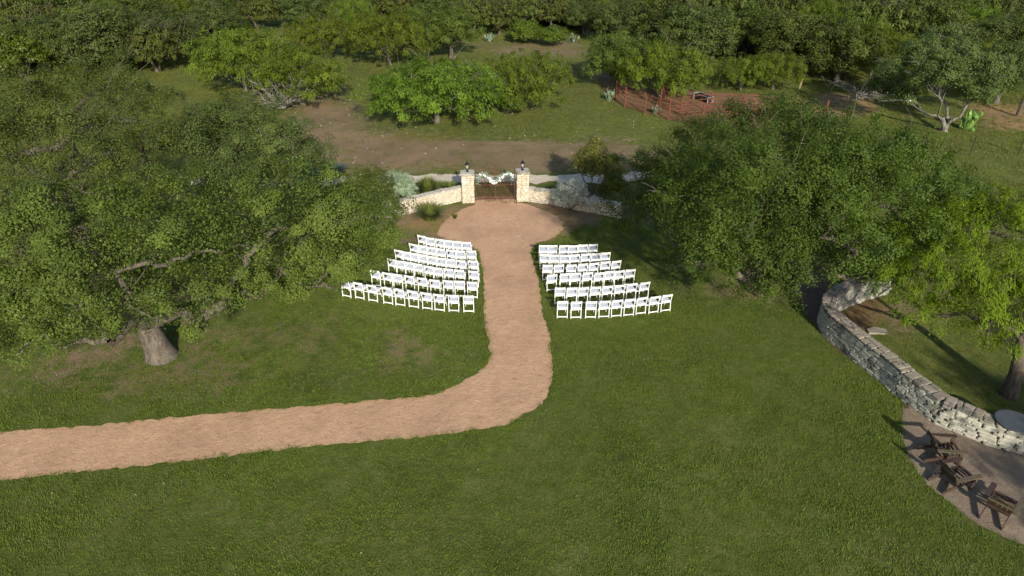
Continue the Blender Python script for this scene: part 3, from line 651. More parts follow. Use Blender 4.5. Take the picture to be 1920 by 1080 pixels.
# --- geometry-nodes scatter for what nobody could count
def scatter(name, P, rot, scl, sources, seed=0, kind='stuff', label=None, cat_=None):
    me = bpy.data.meshes.new(name); me.vertices.add(len(P)); me.vertices.foreach_set('co', np.asarray(P, np.float32).ravel())
    a = me.attributes.new('rot', 'FLOAT_VECTOR', 'POINT'); a.data.foreach_set('vector', np.asarray(rot, np.float32).ravel())
    a = me.attributes.new('scl', 'FLOAT_VECTOR', 'POINT'); a.data.foreach_set('vector', np.asarray(scl, np.float32).ravel())
    a = me.attributes.new('pick', 'INT', 'POINT'); a.data.foreach_set('value', np.random.RandomState(seed).randint(0, len(sources), len(P)).astype(np.int32))
    o = link(bpy.data.objects.new(name, me)); tag(o, label, cat_, kind=kind)
    c = bpy.data.collections.new(name + '_source')
    for s_ in sources: c.objects.link(s_)
    g = bpy.data.node_groups.new(name, 'GeometryNodeTree')
    g.interface.new_socket('Geometry', in_out='INPUT', socket_type='NodeSocketGeometry'); g.interface.new_socket('Geometry', in_out='OUTPUT', socket_type='NodeSocketGeometry')
    N_ = g.nodes; gi = N_.new('NodeGroupInput'); go = N_.new('NodeGroupOutput'); ip = N_.new('GeometryNodeInstanceOnPoints'); ci = N_.new('GeometryNodeCollectionInfo')
    ci.inputs['Collection'].default_value = c; ci.inputs['Separate Children'].default_value = True; ci.inputs['Reset Children'].default_value = True
    def na(nm, dt):
        q = N_.new('GeometryNodeInputNamedAttribute'); q.data_type = dt; q.inputs[0].default_value = nm
        return [s2 for s2 in q.outputs if s2.enabled and s2.name == 'Attribute'][0]
    L_ = g.links; L_.new(gi.outputs[0], ip.inputs['Points']); L_.new(ci.outputs[0], ip.inputs['Instance']); ip.inputs['Pick Instance'].default_value = True
    L_.new(na('pick', 'INT'), ip.inputs['Instance Index']); L_.new(na('rot', 'FLOAT_VECTOR'), ip.inputs['Rotation']); L_.new(na('scl', 'FLOAT_VECTOR'), ip.inputs['Scale'])
    L_.new(ip.outputs[0], go.inputs[0])
    md = o.modifiers.new('scatter', 'NODES'); md.node_group = g
    return o
# far wood
src = []
for kd, vi in (('mesq', 0), ('oak', 0), ('mesq', 1), ('olive', 0), ('oak', 1), ('grey', 0)):
    a, c = VAR[kd][vi]
    va = np.empty(len(a.vertices) * 3, np.float32); a.vertices.foreach_get('co', va); vc = np.empty(len(c.vertices) * 3, np.float32); c.vertices.foreach_get('co', vc)
    qa = np.empty(len(a.polygons) * 4, np.int32); a.loops.foreach_get('vertex_index', qa); qc = np.empty(len(c.polygons) * 4, np.int32); c.loops.foreach_get('vertex_index', qc)
    tc = np.empty(len(c.vertices), np.float32); c.attributes['tint'].data.foreach_get('value', tc)
    V_, Q_ = cat([(va.reshape(-1, 3), qa.reshape(-1, 4)), (vc.reshape(-1, 3), qc.reshape(-1, 4))])
    mi = np.concatenate([np.zeros(len(qa) // 4), np.ones(len(qc) // 4)])
    src.append(bpy.data.objects.new('wood_tree', mesh_np('wood_tree', V_, Q_, [a.materials[0], c.materials[0]], mi, {'tint': np.concatenate([np.zeros(len(va) // 3), tc])})))
rw = np.random.RandomState(21); pts = []
tp = np.array([at(t[0], t[1])[:2] for t in TREES])
clear = [poly(q) for q in ([(480, 330), (520, 130), (640, 75), (700, 60), (860, 70), (1130, 62), (1200, 330)],)]
for _ in range(26000):
    y_ = rw.uniform(60, 190); x_ = rw.uniform(-y_ * .95 - 10, y_ * .95 + 10)
    px_ = 960 + F * x_ / (y_ * CT + CAM_H * ST); py_ = 540 + F * (CAM_H * CT - y_ * ST) / (y_ * CT + CAM_H * ST)
    lim = 48 if 620 < px_ < 1100 else (60 if px_ < 620 else 66)
    if px_ < 300: lim = 135
    if px_ > 1260: lim = 118 if px_ < 1560 else 140
    if 400 < px_ < 620 and py_ > 30: continue
    if py_ > lim: continue
    if len(tp) and np.min(np.hypot(tp[:, 0] - x_, tp[:, 1] - y_)) < 3.6: continue
    if any((x_ - a[0]) ** 2 + (y_ - a[1]) ** 2 < 12.5 for a in pts): continue
    pts.append((x_, y_, 0))
pts = np.array(pts); nP = len(pts)
sc_ = rw.uniform(.9, 1.5, nP)
scatter('distant_woods', pts, np.stack([np.zeros(nP), np.zeros(nP), rw.uniform(0, 6.28, nP)], 1), np.stack([sc_, sc_, sc_ * rw.uniform(.8, 1.1, nP)], 1), src, 3,
        label='unbroken woodland of oak and mesquite reaching back from the clearing', cat_='wood')

# ------------------------------------------------------------ shrubs
def fluffy(name, px, py, wpx, hm, label, leaf_m, bark_m, n_=9, leaf=(.1, .04), n_clump=50, n_leaf=40, clump=.22, z0=.05, rz=None, cat_='shrub', flat=.9, droop=0.0, narrow=1.0, gap=.1, base=None):
    b_ = at(px, py); Rw = wpx / 2 * depth(b_) / F
    lb = rand_lobes(Rw, hm, rs, n_, Rw * .45, z0)
    arr = tree_arrays(lb, None, rs, n_clump=n_clump, n_leaf=n_leaf, leaf=leaf, clump=clump, trunk_r=.06, fork_h=.2, low=-.6, twig=.15, gap=gap, flat=flat, trunks=3, root=False, twigr=.01)
    return plant_tree(name, (b_.x, b_.y + Rw * .5, 0), tree_meshes(arr, leaf_m, bark_m), label, cat_, crown='foliage', trunk='stem')
fluffy('hazy_shrub', 688, 402, 110, 2.3, 'feathery olive-brown shrub behind the low wall, touching the live oak', M_olive, B_dark, 10, (.13, .03), 50, 44)
fluffy('sage_shrub', 752, 380, 78, 1.7, 'round pale sage-green shrub behind the low wall', M_sage, B_dark, 10, (.12, .028), 70, 40, .2)
fluffy('silver_shrub', 1070, 402, 66, 1.9, 'silvery grey shrub in front of the low wall near the gate', M_silver, B_dark, 9, (.07, .045), 80, 34, .2)
fluffy('silver_shrub', 1108, 398, 36, .9, 'small silvery shrub at the foot of the taller silver one', M_silver, B_dark, 6, (.06, .04), 60, 26, .15)
fluffy('leafy_shrub', 1150, 385, 60, 1.9, 'dull twiggy shrub at the end of the low wall under the elm', M_olive, B_dark, 7, (.12, .05), 40, 26, .2)
fluffy('small_shrub', 1152, 330, 46, 1.5, 'bright green round shrub in the shade beyond the low wall', M_bright, B_dark, 7, (.10, .05), 40, 26, .2)
# yellow-green small tree: tapering crown
b_ = at(1107, 372)
lb = [(0, 0, 3.6, .35), (.1, .1, 3.1, .55), (-.45, 0, 2.7, .6), (.4, .1, 2.5, .6), (-.1, .2, 2.3, .7), (-.7, -.1, 2.1, .5), (.65, 0, 1.9, .5), (0, -.2, 1.8, .6), (1.2, .3, 1.8, .45), (1.7, .3, 1.5, .4)]
plant_tree('myrtle_tree', (b_.x, b_.y, 0), tree_meshes(tree_arrays(lb, None, rs, n_clump=40, n_leaf=30, leaf=(.10, .055), clump=.24, trunk_r=.09, fork_h=.9, trunks=4, twig=.4, root=False, twigr=.014), M_yellow, B_dark),
           'slim yellow-green small tree on several stems behind the low wall', 'tree')
def rush(name, px, py, wpx, h, label, m_, nb=260, cat_='shrub', spread=.75):
    b_ = at(px, py); Rw = wpx / 2 * depth(b_) / F; parts = []
    a = rs.rand(nb) * 6.28; r0 = rs.rand(nb) ** .7 * Rw * .35; t = rs.rand(nb)
    base = np.stack([np.cos(a) * r0, np.sin(a) * r0, np.zeros(nb)], 1); out = np.stack([np.cos(a + rs.randn(nb) * .4), np.sin(a + rs.randn(nb) * .4), np.zeros(nb)], 1)
    hh = h * (.6 + .4 * rs.rand(nb)); ln = Rw * spread * t
    V = []; 
    side = np.cross(out, [0, 0, 1.]) * .016
    for s_, (u_, zz, wv) in enumerate(((0, 0, 1), (.35, .6, 1), (1.0, 1.0 , .25))):
        c = base + out * (ln * u_)[:, None] + np.array([0, 0, 1.]) * (hh * zz * (1 - .35 * t * (u_ > .5)))[:, None]
        V.append(c - side * wv); V.append(c + side * wv)
    V = np.stack(V, 1).reshape(-1, 3); k = np.arange(nb)[:, None] * 6
    Q_ = np.concatenate([k + [0, 1, 3, 2], k + [2, 3, 5, 4]]); T = np.repeat(rs.rand(nb), 6)
    me = mesh_np(name, V, Q_, [m_], attrs={'tint': T}); o = link(bpy.data.objects.new(name, me)); o.location = (b_.x, b_.y + Rw * .3, 0)
    return tag(o, label, cat_)
rush('rush_clump', 802, 372, 54, 1.45, 'upright yellow-green rush clump beside the sage shrub', M_rush, 900)
rush('grass_clump', 806, 416, 66, 1.05, 'spiky grey-green grass clump in front of the low wall', M_rush, 700, 'plant', 1.1)
rush('small_plant', 853, 411, 14, .35, 'tiny bright green plant on the bare ground by the gravel', M_bright, 60, 'plant', 1.0)
rush('tall_grass', 842, 360, 40, .7, 'low tuft of grass behind the low wall near the gate pier', M_rush, 260, 'plant', 1.2)
for q, (px, py, wd, lab) in enumerate(((410, 352, 70, 'blue-green agave bed seen through the gap between the oaks'), (585, 345, 60, 'blue-green agave clump beside the grey-green oak at the dirt road'), (625, 330, 46, 'dark blue-green agave clump nearest the dirt road'))):
    rush('agave_clump', px, py, wd, .9, lab, M_agave, 700, 'plant', 1.0)

# prickly pears
def prickly(px, py, wpx, h, label, m_, n_=16):
    b_ = at(px, py); Rw = max(.3, wpx / 2 * depth(b_) / F); mb = MB(); r_ = random.Random(px)
    for i in range(n_):
        a = r_.uniform(0, 6.28); rr = r_.random() * Rw * .8; z = r_.random() * h * .75; s_ = r_.uniform(.16, .24)
        M_ = Euler((r_.uniform(-.6, .6), r_.uniform(-.6, .6), r_.uniform(0, 6.28))).to_matrix()
        c = Vector((math.cos(a) * rr, math.sin(a) * rr, z + s_ * .8)); b0 = len(mb.v)
        ring = [Vector((math.cos(t) * s_ * .75, 0, math.sin(t) * s_)) for t in [k * math.pi / 4 for k in range(8)]]
        vs = [M_ @ (p + Vector((0, .0, 0))) + c for p in ring] + [M_ @ Vector((0, .04, 0)) + c, M_ @ Vector((0, -.04, 0)) + c]
        mb.add(vs, [(k, (k + 1) % 8, 8) for k in range(8)] + [((k + 1) % 8, k, 9) for k in range(8)])
        mb.tube([Vector((c.x * .4, c.y * .4, 0)), c], .03, 4)
    o = mb.build('prickly_pear', m_); o.location = (b_.x, b_.y, gz(b_.x, b_.y)); me = o.data
    at_ = me.attributes.new('tint', 'FLOAT', 'POINT'); at_.data.foreach_set('value', np.random.RandomState(px).rand(len(me.vertices)).astype(np.float32))
    return tag(o, label, 'cactus')
prickly(1143, 188, 28, 1.1, 'prickly pear at the outside corner of the rusty pipe pen', M_pear, 22)
prickly(915, 76, 26, 1.0, 'prickly pear at the foot of the scrubby olive row', M_pear, 18)
prickly(1074, 80, 30, 1.2, 'prickly pear beside the shorter bright bush', M_pear, 20)
prickly(1110, 66, 40, 1.4, 'broad prickly pear behind the others at the thicket edge', M_pear, 24)
prickly(425, 22, 60, 1.3, 'prickly pear bed far back in the brush clearing', M_pear, 30)
prickly(1228, 214, 22, .6, 'low prickly pear just outside the pen rails', M_pear, 12)
prickly(1812, 244, 36, 2.2, 'bright green tall prickly pear beside the lichen-grey oak', M_pearg, 30)

# fallen branches
def branches(px, py, Wd, label, seed, H=2.6, n_=16):
    r_ = np.random.RandomState(seed); b_ = at(px, py); P = []
    for i in range(n_):
        a = r_.uniform(-.2, 3.4); L = Wd * r_.uniform(.5, 1); e_ = np.array([math.cos(a) * L, -abs(math.sin(a)) * L * .4, r_.uniform(.1, H)])
        bb = bent((r_.uniform(-.4, .4), 0, .15), e_, r_, .35, 8); P.append(tube_np(bb, np.linspace(.07, .02, 8), 5))
        for j in range(6):
            k = r_.randint(2, 8); e2 = bb[k] + r_.randn(3) * [.5, .4, .35] + (e_ / np.linalg.norm(e_)) * .5; e2[2] = max(.05, e2[2])
            P.append(tube_np(bent(bb[k], e2, r_, .3, 5), np.linspace(.028, .01, 5), 4))
    V, Q_ = cat(P); o = link(bpy.data.objects.new('fallen_branches', mesh_np('fallen_branches', V, Q_, [B_lich], smooth=True))); o.location = (b_.x, b_.y, 0)
    return tag(o, label, 'dead branches')
branches(528, 206, 3.2, 'tangle of grey dead branches fallen under the low bright mesquite', 4, 2.8, 20)
branches(1610, 188, 3.4, 'grey dead brush pile under the lichen-grey oak', 9, 1.8, 18)

# ------------------------------------------------------------ folding chairs
def make_chair():
    t = empty('folding_chair')
    W = .43
    mb = MB(); mb.box((0, -.02, .455), (W - .07, .38, .035)); se = mb.build('seat', M_cush, t, .012)
    mb = MB()
    for s_ in (-1, 1): mb.box((s_ * (W / 2 - .028), -.02, .435), (.022, .40, .045))
    mb.box((0, .175, .435), (W - .06, .022, .045)); mb.box((0, -.215, .43), (W - .02, .026, .065))
    mb.build('seat_frame', M_white, t)
    mb = MB(); n_ = 5                                          # slightly curved back slat
    for i in range(n_):
        x0, x1 = -W / 2 + W / n_ * i, -W / 2 + W / n_ * (i + 1)
        f0, f1 = -.26 - .02 * (1 - (2 * x0 / W) ** 2), -.26 - .02 * (1 - (2 * x1 / W) ** 2)
        vs = [(x0, f0 - .011, .70), (x1, f1 - .011, .70), (x1, f1 + .011, .70), (x0, f0 + .011, .70), (x0, f0 - .036, .80), (x1, f1 - .036, .80), (x1, f1 - .014, .80), (x0, f0 - .014, .80)]
        mb.add(vs, [(3, 2, 1, 0), (4, 5, 6, 7), (0, 1, 5, 4), (2, 3, 7, 6)] + ([(3, 0, 4, 7)] if i == 0 else []) + ([(1, 2, 6, 5)] if i == n_ - 1 else []))
    mb.build('backrest', M_white, t)
    for s_ in (-1, 1):                                         # long back legs, bent at the seat
        mb = MB(); x = s_ * (W / 2 - .008)
        mb.bar((x, -.245, 0), (x, -.205, .46), .026, .038, (0, 1, 0)); mb.bar((x, -.205, .455), (x, -.285, .795), .026, .036, (0, 1, 0))
        mb.build('leg', M_white, t)
    for s_ in (-1, 1):
        mb = MB(); x = s_ * (W / 2 - .045); mb.bar((x, .235, 0), (x, .02, .43), .022, .034, (0, 1, 0)); mb.build('leg', M_white, t)
    mb = MB(); mb.box((0, -.241, .07), (W - .04, .02, .04)); mb.build('stretcher', M_white, t)
    mb = MB(); mb.box((0, .155, .165), (W - .11, .02, .032)); mb.build('stretcher', M_white, t)
    return t
chair0 = make_chair()
LC = [[(983, 222), (1065, 240), (1150, 255), (1235, 266), (1325, 275), (1417, 283)],
      [(900, 300), (985, 318), (1073, 333), (1165, 347), (1260, 358), (1358, 364), (1462, 368)],
      [(757, 362), (830, 378), (905, 390), (985, 405), (1072, 420), (1165, 436), (1262, 448), (1360, 458), (1482, 462)],
      [(690, 448), (770, 462), (855, 478), (948, 494), (1043, 514), (1140, 530), (1240, 540), (1343, 550), (1483, 562)],
      [(530, 560), (645, 578), (750, 592), (858, 608), (980, 626), (1103, 645), (1228, 655), (1347, 660), (1468, 665)],
      [(240, 655), (370, 675), (497, 700), (640, 722), (765, 738), (895, 755), (1025, 770), (1147, 787), (1282, 795), (1428, 798)]]
RC = [[(222, 178), (325, 178), (435, 180), (542, 178), (645, 172), (748, 166)],
      [(232, 272), (338, 276), (448, 278), (560, 276), (668, 268), (778, 264), (886, 254)],
      [(262, 384), (390, 384), (525, 386), (640, 374), (762, 368), (878, 352), (996, 342)],
      [(310, 490), (450, 480), (563, 475), (690, 468), (815, 466), (930, 455), (1040, 448), (1145, 436)],
      [(395, 630), (525, 630), (645, 628), (780, 618), (905, 610), (1035, 600), (1168, 585), (1300, 570)],
      [(432, 775), (580, 775), (730, 775), (880, 772), (1010, 764), (1140, 754), (1275, 732), (1408, 720), (1540, 704)]]
ROWN = ['front row', 'second row', 'third row', 'fourth row', 'fifth row', 'back row']
ORD = ['first', 'second', 'third', 'fourth', 'fifth', 'sixth', 'seventh', 'eighth', 'ninth', 'tenth']
first = True; rj = random.Random(8)
for side, rows, ox, oy, sc, where in (('L', LC, 600, 400, 5.144, 'on the live oak side'), ('R', RC, 980, 430, 5.684, 'on the elm side')):
    for ri, row in enumerate(rows):
        jx = lambda: rj.uniform(-.025, .025)
        P = [at(ox + x / sc, oy + y / sc, .845) for x, y in row]
        for i, p in enumerate(P):
            a, c = P[max(0, i - 2)], P[min(len(P) - 1, i + 2)]
            th = math.atan2(c.y - a.y, c.x - a.x)
            o = chair0 if first else copy_tree(chair0)
            first = False; th += rj.gauss(0, .035)
            fw = Vector((-math.sin(th), math.cos(th), 0))
            pos = Vector((p.x, p.y, 0)) + fw * .27
            o.location = (pos.x + jx(), pos.y + jx(), .006); o.rotation_euler = (0, 0, th); o.scale = (1.06, 1.1, 1.13)
            k = len(P) - 1 - i if side == 'L' else i
            tag(o, f'white folding chair, {ORD[k]} from the path in the {ROWN[ri]} {where}', 'chair', 'white folding chairs facing the gate')

# ------------------------------------------------------------ stones and walls
def stone_variants(k, seed, chunky=.12):
    r_ = random.Random(seed); out = []
    for i in range(k):
        bm = bmesh.new(); bmesh.ops.create_cube(bm, size=1.0)
        for v in bm.verts: v.co += Vector((r_.uniform(-.05, .03), r_.uniform(-.10, .02), r_.uniform(-.12, .04)))
        bmesh.ops.bevel(bm, geom=bm.edges[:], offset=chunky, segments=1, affect='EDGES', clamp_overlap=True)
        for v in bm.verts: v.co += Vector((r_.uniform(-.02, .02), r_.uniform(-.03, .03), r_.uniform(-.03, .03)))
        me = bpy.data.meshes.new('stone'); bm.to_mesh(me); bm.free(); out.append(me)
    return out
def with_mat(ms, m_):
    out = []
    for me in ms: c = me.copy(); c.materials.clear(); c.materials.append(m_); out.append(c)
    return out
SV = stone_variants(9, 3); ST_L, ST_LC, ST_W, ST_WC = with_mat(SV, M_stone), with_mat(SV, M_stonecap), with_mat(SV, M_wstone), with_mat(SV, M_wcap)
def put_stones(parent, specs, limit=280, near=None, name='stone', bulk='rubble_stones'):
    """specs: (mesh, centre, dims, angle); nearest ones single, the rest joined"""
    org = parent.location
    if near is not None: specs = sorted(specs, key=near)
    for me, c, d, a in specs[:limit]:
        o = link(bpy.data.objects.new(name, me), parent); o.location = Vector(c) - org; o.scale = d; o.rotation_euler = (0, 0, a)
    if len(specs) > limit:
        V, Fc, mi, off = [], [], [], 0; mats = []
        for me, c, d, a in specs[limit:]:
            mt = me.materials[0]
            if mt not in mats: mats.append(mt)
            M_ = Matrix.Translation(Vector(c) - org) @ Matrix.Rotation(a, 4, 'Z') @ Matrix.Diagonal((*d, 1))
            V += [tuple(M_ @ v.co) for v in me.vertices]; Fc += [tuple(i + off for i in p.vertices) for p in me.polygons]; mi += [mats.index(mt)] * len(me.polygons); off += len(me.vertices)
        me = bpy.data.meshes.new(bulk); me.from_pydata(V, [], Fc)
        for m_ in mats: me.materials.append(m_)
        me.polygons.foreach_set('material_index', mi); me.update()
        o = link(bpy.data.objects.new(bulk, me), parent); o['kind'] = 'stuff'
def wall(name, line, h, th, label, stones, caps, core_m, course=.115, sl=(.22, .5), limit=280, seed=1, face_only=None, cap_h=.09, cat_='stone wall', hfun=None):
    """line: resampled centre line (Vectors); face_only: -1/+1 side seen, other side also built but coarser"""
    r_ = random.Random(seed); L = [0.0]
    for a, b in zip(line[:-1], line[1:]): L.append(L[-1] + (b - a).length)
    tot = L[-1]
    def P(s_):
        s_ = min(max(s_, 0), tot - 1e-4); i = max(0, int(np.searchsorted(L, s_)) - 1); t = (s_ - L[i]) / max(1e-6, L[i + 1] - L[i])
        d = (line[i + 1] - line[i]).normalized(); return line[i].lerp(line[i + 1], t), d
    root = empty(name, tuple(line[len(line) // 2])); tag(root, label, cat_)
    H = hfun or (lambda s_: h)
    V, Fc = [], []; k = len(line); org = root.location
    for i, p in enumerate(line):
        d = P(L[i])[1]; nrm = Vector((-d.y, d.x, 0)); hh = H(L[i]) - cap_h - .015
        for sx, z in ((-1, 0), (1, 0), (1, hh), (-1, hh)): V.append(tuple(p + nrm * sx * (th / 2 - .05) + Vector((0, 0, z)) - org))
    for i in range(k - 1):
        a = i * 4; Fc += [(a + j, a + (j + 1) % 4, a + 4 + (j + 1) % 4, a + 4 + j) for j in range(4)]
    Fc += [(3, 2, 1, 0), tuple((k - 1) * 4 + j for j in range(4))]
    me = bpy.data.meshes.new('wall_core'); me.from_pydata(V, [], Fc); me.materials.append(core_m); link(bpy.data.objects.new('wall_core', me), root)
    specs = []
    for sgn in (-1, 1):
        z = .0
        while True:
            ch = course * r_.uniform(.85, 1.15); s_ = -r_.uniform(0, .2); any_ = False
            while s_ < tot:
                ln = r_.uniform(*sl); m0 = s_ + ln / 2
                if 0 < m0 < tot and z + ch < H(m0) - cap_h + .03:
                    p, d = P(m0); nrm = Vector((-d.y, d.x, 0)); dp = r_.uniform(.13, .17); pro = r_.uniform(-.012, .018)
                    sh = ch * r_.uniform(.86, .96)
                    specs.append((r_.choice(stones), p + nrm * sgn * (th / 2 - dp / 2 + pro) + Vector((0, 0, z + ch / 2)), (ln - r_.uniform(.012, .03), dp, sh), math.atan2(d.y, d.x))); any_ = True
                s_ += ln
            z += ch
            if z > h + .3: break
    s_ = 0
    while s_ < tot:
        ln = r_.uniform(.16, .40); m0 = min(s_ + ln / 2, tot); p, d = P(m0); nrm = Vector((-d.y, d.x, 0)); hz = H(m0) - cap_h / 2; split = r_.uniform(.38, .62)
        for a0, a1 in ((0, split * .7), (split * .7, .7), (.7, 1)) if r_.random() < .6 else ((0, split), (split, 1)):
            w_ = (th + .05) * (a1 - a0); off_ = (th + .05) * ((a0 + a1) / 2 - .5)
            specs.append((r_.choice(caps), p + nrm * off_ + Vector((0, 0, hz + r_.uniform(-.03, .02))), (ln - .02, w_ - .015, cap_h * r_.uniform(.7, 1.2)), math.atan2(d.y, d.x) + r_.uniform(-.12, .12)))
        s_ += ln
    return root, specs
camv = Vector((0, 0, CAM_H))
def vis_key(sp, side=None):
    return (Vector(sp[1]) - camv).length
# curved wall: centre line from its top surface
WH = 1.12
cl = [at(x, y, WH) for x, y in ((1668, 508), (1628, 520), (1590, 533), (1558, 553), (1561, 580), (1597, 611), (1635, 641), (1674, 669), (1703, 693), (1744, 720), (1780, 744))] + \
     [at(x, y, .95) for x, y in ((1815, 765), (1856, 782), (1900, 795), (1960, 806), (2040, 815))]
cl = [Vector((p.x, p.y, 0)) for p in cl]
line = smooth_line(cl, .3)
tot = sum((b - a).length for a, b in zip(line[:-1], line[1:]))
root, specs = wall('stone_wall', line, WH, .50, 'long curved dry-stone wall of weathered grey stones between lawn and grove', ST_W, ST_WC, M_mortar, .10, (.26, .60), seed=4, hfun=lambda s_: WH - .17 * min(1, max(0, (s_ / tot - .62) / .2)))
def seen_key(sp):
    c = Vector(sp[1]); best = min(range(len(line)), key=lambda i: (line[i] - Vector((c.x, c.y, 0))).length)
    d = (line[min(best + 1, len(line) - 1)] - line[max(best - 1, 0)]).normalized(); nrm = Vector((-d.y, d.x, 0)); o_ = (Vector((c.x, c.y, 0)) - line[best])
    s_ = o_.dot(nrm); facing = nrm * (1 if s_ > 0 else -1); cap = c.z > WH - .32 and abs(s_) < .2
    vis = facing.dot((camv - c).normalized()) > 0.05 or cap
    return (0 if vis else 100) + (c - camv).length
put_stones(root, specs, 285, seen_key)
# low walls either side of the gate
for nm, pts_, lab, sd_, hh in (('stone_wall', [(874, 376), (845, 382), (815, 389), (780, 398), (750, 405), (715, 411), (670, 418), (620, 428)], 'low cream stone wall curving from the gate towards the live oak', 7, .92),
                           ('stone_wall', [(984, 377), (1010, 381), (1040, 385), (1080, 394), (1120, 401), (1162, 410)], 'low cream stone wall curving from the gate to behind the silver shrub', 8, .85)):
    ln_ = [Vector((*at(x, y, 0)[:2], 0)) + Vector((0, .22, 0)) for x, y in pts_]; ln_ = smooth_line(ln_, .3)
    root, specs = wall(nm, ln_, hh, .42, lab, ST_L, ST_LC, M_mortarl, .12, (.2, .5), seed=sd_)
    put_stones(root, specs, 285, vis_key)
# gate piers
GL, GR = at(877.5, 382), at(979.5, 379)
gdir = Vector((GR.x - GL.x, (GR.y - GL.y), 0)).normalized(); gang = math.atan2(gdir.y, gdir.x)
def pier(c, lab, seed, PW=.72, PH=1.88):
    r_ = random.Random(seed); root = empty('stone_pier', tuple(c), gang); tag(root, lab, 'pier', 'piers of the iron gate')
    mb = MB(); mb.box((0, 0, (PH - .1) / 2), (PW - .14, PW - .14, PH - .1)); mb.build('pier_core', M_mortarl, root)
    z = 0
    while z < PH - .17:
        ch = min(.135 * r_.uniform(.8, 1.25), PH - .1 - z); 
        if ch < .05: break
        for f_ in range(4):
            a = f_ * math.pi / 2; xs_ = [-PW / 2]
            while xs_[-1] < PW / 2 - .12: xs_.append(min(PW / 2, xs_[-1] + r_.uniform(.16, .36)))
            if PW / 2 - xs_[-1] > 1e-3: xs_[-1] = PW / 2
            for x0, x1 in zip(xs_[:-1], xs_[1:]):
                o = link(bpy.data.objects.new('stone', r_.choice(ST_L)), root)
                loc = Matrix.Rotation(a, 3, 'Z') @ Vector(((x0 + x1) / 2, -(PW / 2 - .07) - r_.uniform(-.01, .012), z + ch / 2))
                o.location = loc; o.scale = (x1 - x0 - .01, .15, ch * .93); o.rotation_euler = (0, 0, a)
        z += ch
    o = link(bpy.data.objects.new('capstone', ST_LC[seed % 5]), root); o.location = (0, 0, PH - .05); o.scale = (PW + .10, PW + .10, .11)
    return PH
PH = pier(Vector((GL.x, GL.y + .42, 0)), 'cream stone gate pier where the wall towards the live oak begins', 31)
pier(Vector((GR.x, GR.y + .42, 0)), 'cream stone gate pier where the wall with the silver shrub begins', 32)
def lantern(c, lab):
    t = empty('lantern', tuple(c), gang); tag(t, lab, 'lantern', 'lanterns on the gate piers')
    mb = MB(); mb.lathe([(.10, 0), (.10, .02), (.035, .05), (.03, .14), (.09, .17), (.10, .19)], n=8); mb.build('base', M_black, t)
    mb = MB(); mb.lathe([(.075, .19), (.105, .42)], n=4, rot=math.pi / 4); mb.build('glass', M_glass, t)
    mb = MB()
    for k in range(4):
        a = math.pi / 4 + k * math.pi / 2; mb.tube([(.08 * math.cos(a), .08 * math.sin(a), .19), (.11 * math.cos(a), .11 * math.sin(a), .42)], .010, 4)
    mb.build('cage', M_black, t)
    mb = MB(); mb.lathe([(.14, .42), (.125, .45), (.05, .53), (.045, .56), (.02, .60), (.028, .63), (.005, .67)], n=8); mb.build('cap', M_black, t)
lantern(Vector((GL.x, GL.y + .42, PH + .01)), 'black lantern on the pier beside the sage shrub wall')
lantern(Vector((GR.x, GR.y + .42, PH + .01)), 'black lantern on the pier beside the silver shrub wall')
# iron gate
gx0, gx1 = .42, (GR - GL).length - .42
gate = empty('iron_gate', (GL.x, GL.y + .40, .01), gang); tag(gate, 'rusty double iron gate with pointed pickets between the stone piers', 'gate')
span = gx1 - gx0; mid = (gx0 + gx1) / 2
def gh(x): return 1.62 + .17 * math.cos((x - mid) / (span / 2) * math.pi)
for x in (gx0 + .05, gx1 - .05, mid):
    mb = MB(); mb.box((x, 0, .98 if x != mid else 1.05), (.055, .055, 1.92 if x != mid else 2.06)); 
    zt = 1.94 if x != mid else 2.08
    mb.add([(x - .035, -.035, zt), (x + .035, -.035, zt), (x + .035, .035, zt), (x - .035, .035, zt), (x, 0, zt + .14)], [(0, 1, 4), (1, 2, 4), (2, 3, 4), (3, 0, 4), (3, 2, 1, 0)])
    mb.build('gate_post', M_rust, gate)
for leaf_ in (0, 1):
    a, b = (gx0 + .09, mid - .04) if leaf_ == 0 else (mid + .04, gx1 - .09)
    for z in (.10, .26, 1.0, 1.46):
        mb = MB(); mb.bar((a, 0, z), (b, 0, z), .018, .024 if z not in (.10, 1.0) else .04); mb.build('rail', M_rust, gate)
    npk = 12
    for i in range(npk):
        x = a + (b - a) * (i + .5) / npk; zt = gh(x) + (.22 if i % 3 == 1 else .10)
        mb = MB(); mb.tube([(x, 0, .1), (x, 0, zt)], .013, 5); mb.add([(x - .022, -.012, zt), (x + .022, -.012, zt), (x + .022, .012, zt), (x - .022, .012, zt), (x, 0, zt + .10)], [(0, 1, 4), (1, 2, 4), (2, 3, 4), (3, 0, 4), (3, 2, 1, 0)])
        mb.build('picket', M_rust, gate)
    mb = MB(); (mb.bar((a, .03, .95), (b, .03, .12), .014, .018) if leaf_ == 0 else mb.bar((a, .03, 1.5), (b, .03, .12), .014, .022)); mb.build('brace', M_rust, gate)
    mb = MB()
    for i in range(npk):
        x = a + (b - a) * (i + .5) / npk + (b - a) / npk / 2
        if x < b - .02: mb.tube([(x + .045 * math.cos(t), 0, .18 + .045 * math.sin(t)) for t in [k * math.pi / 4 for k in range(9)]], .009, 4, False)
    o = mb.build('ring_row', M_rust, gate); o['kind'] = 'stuff'
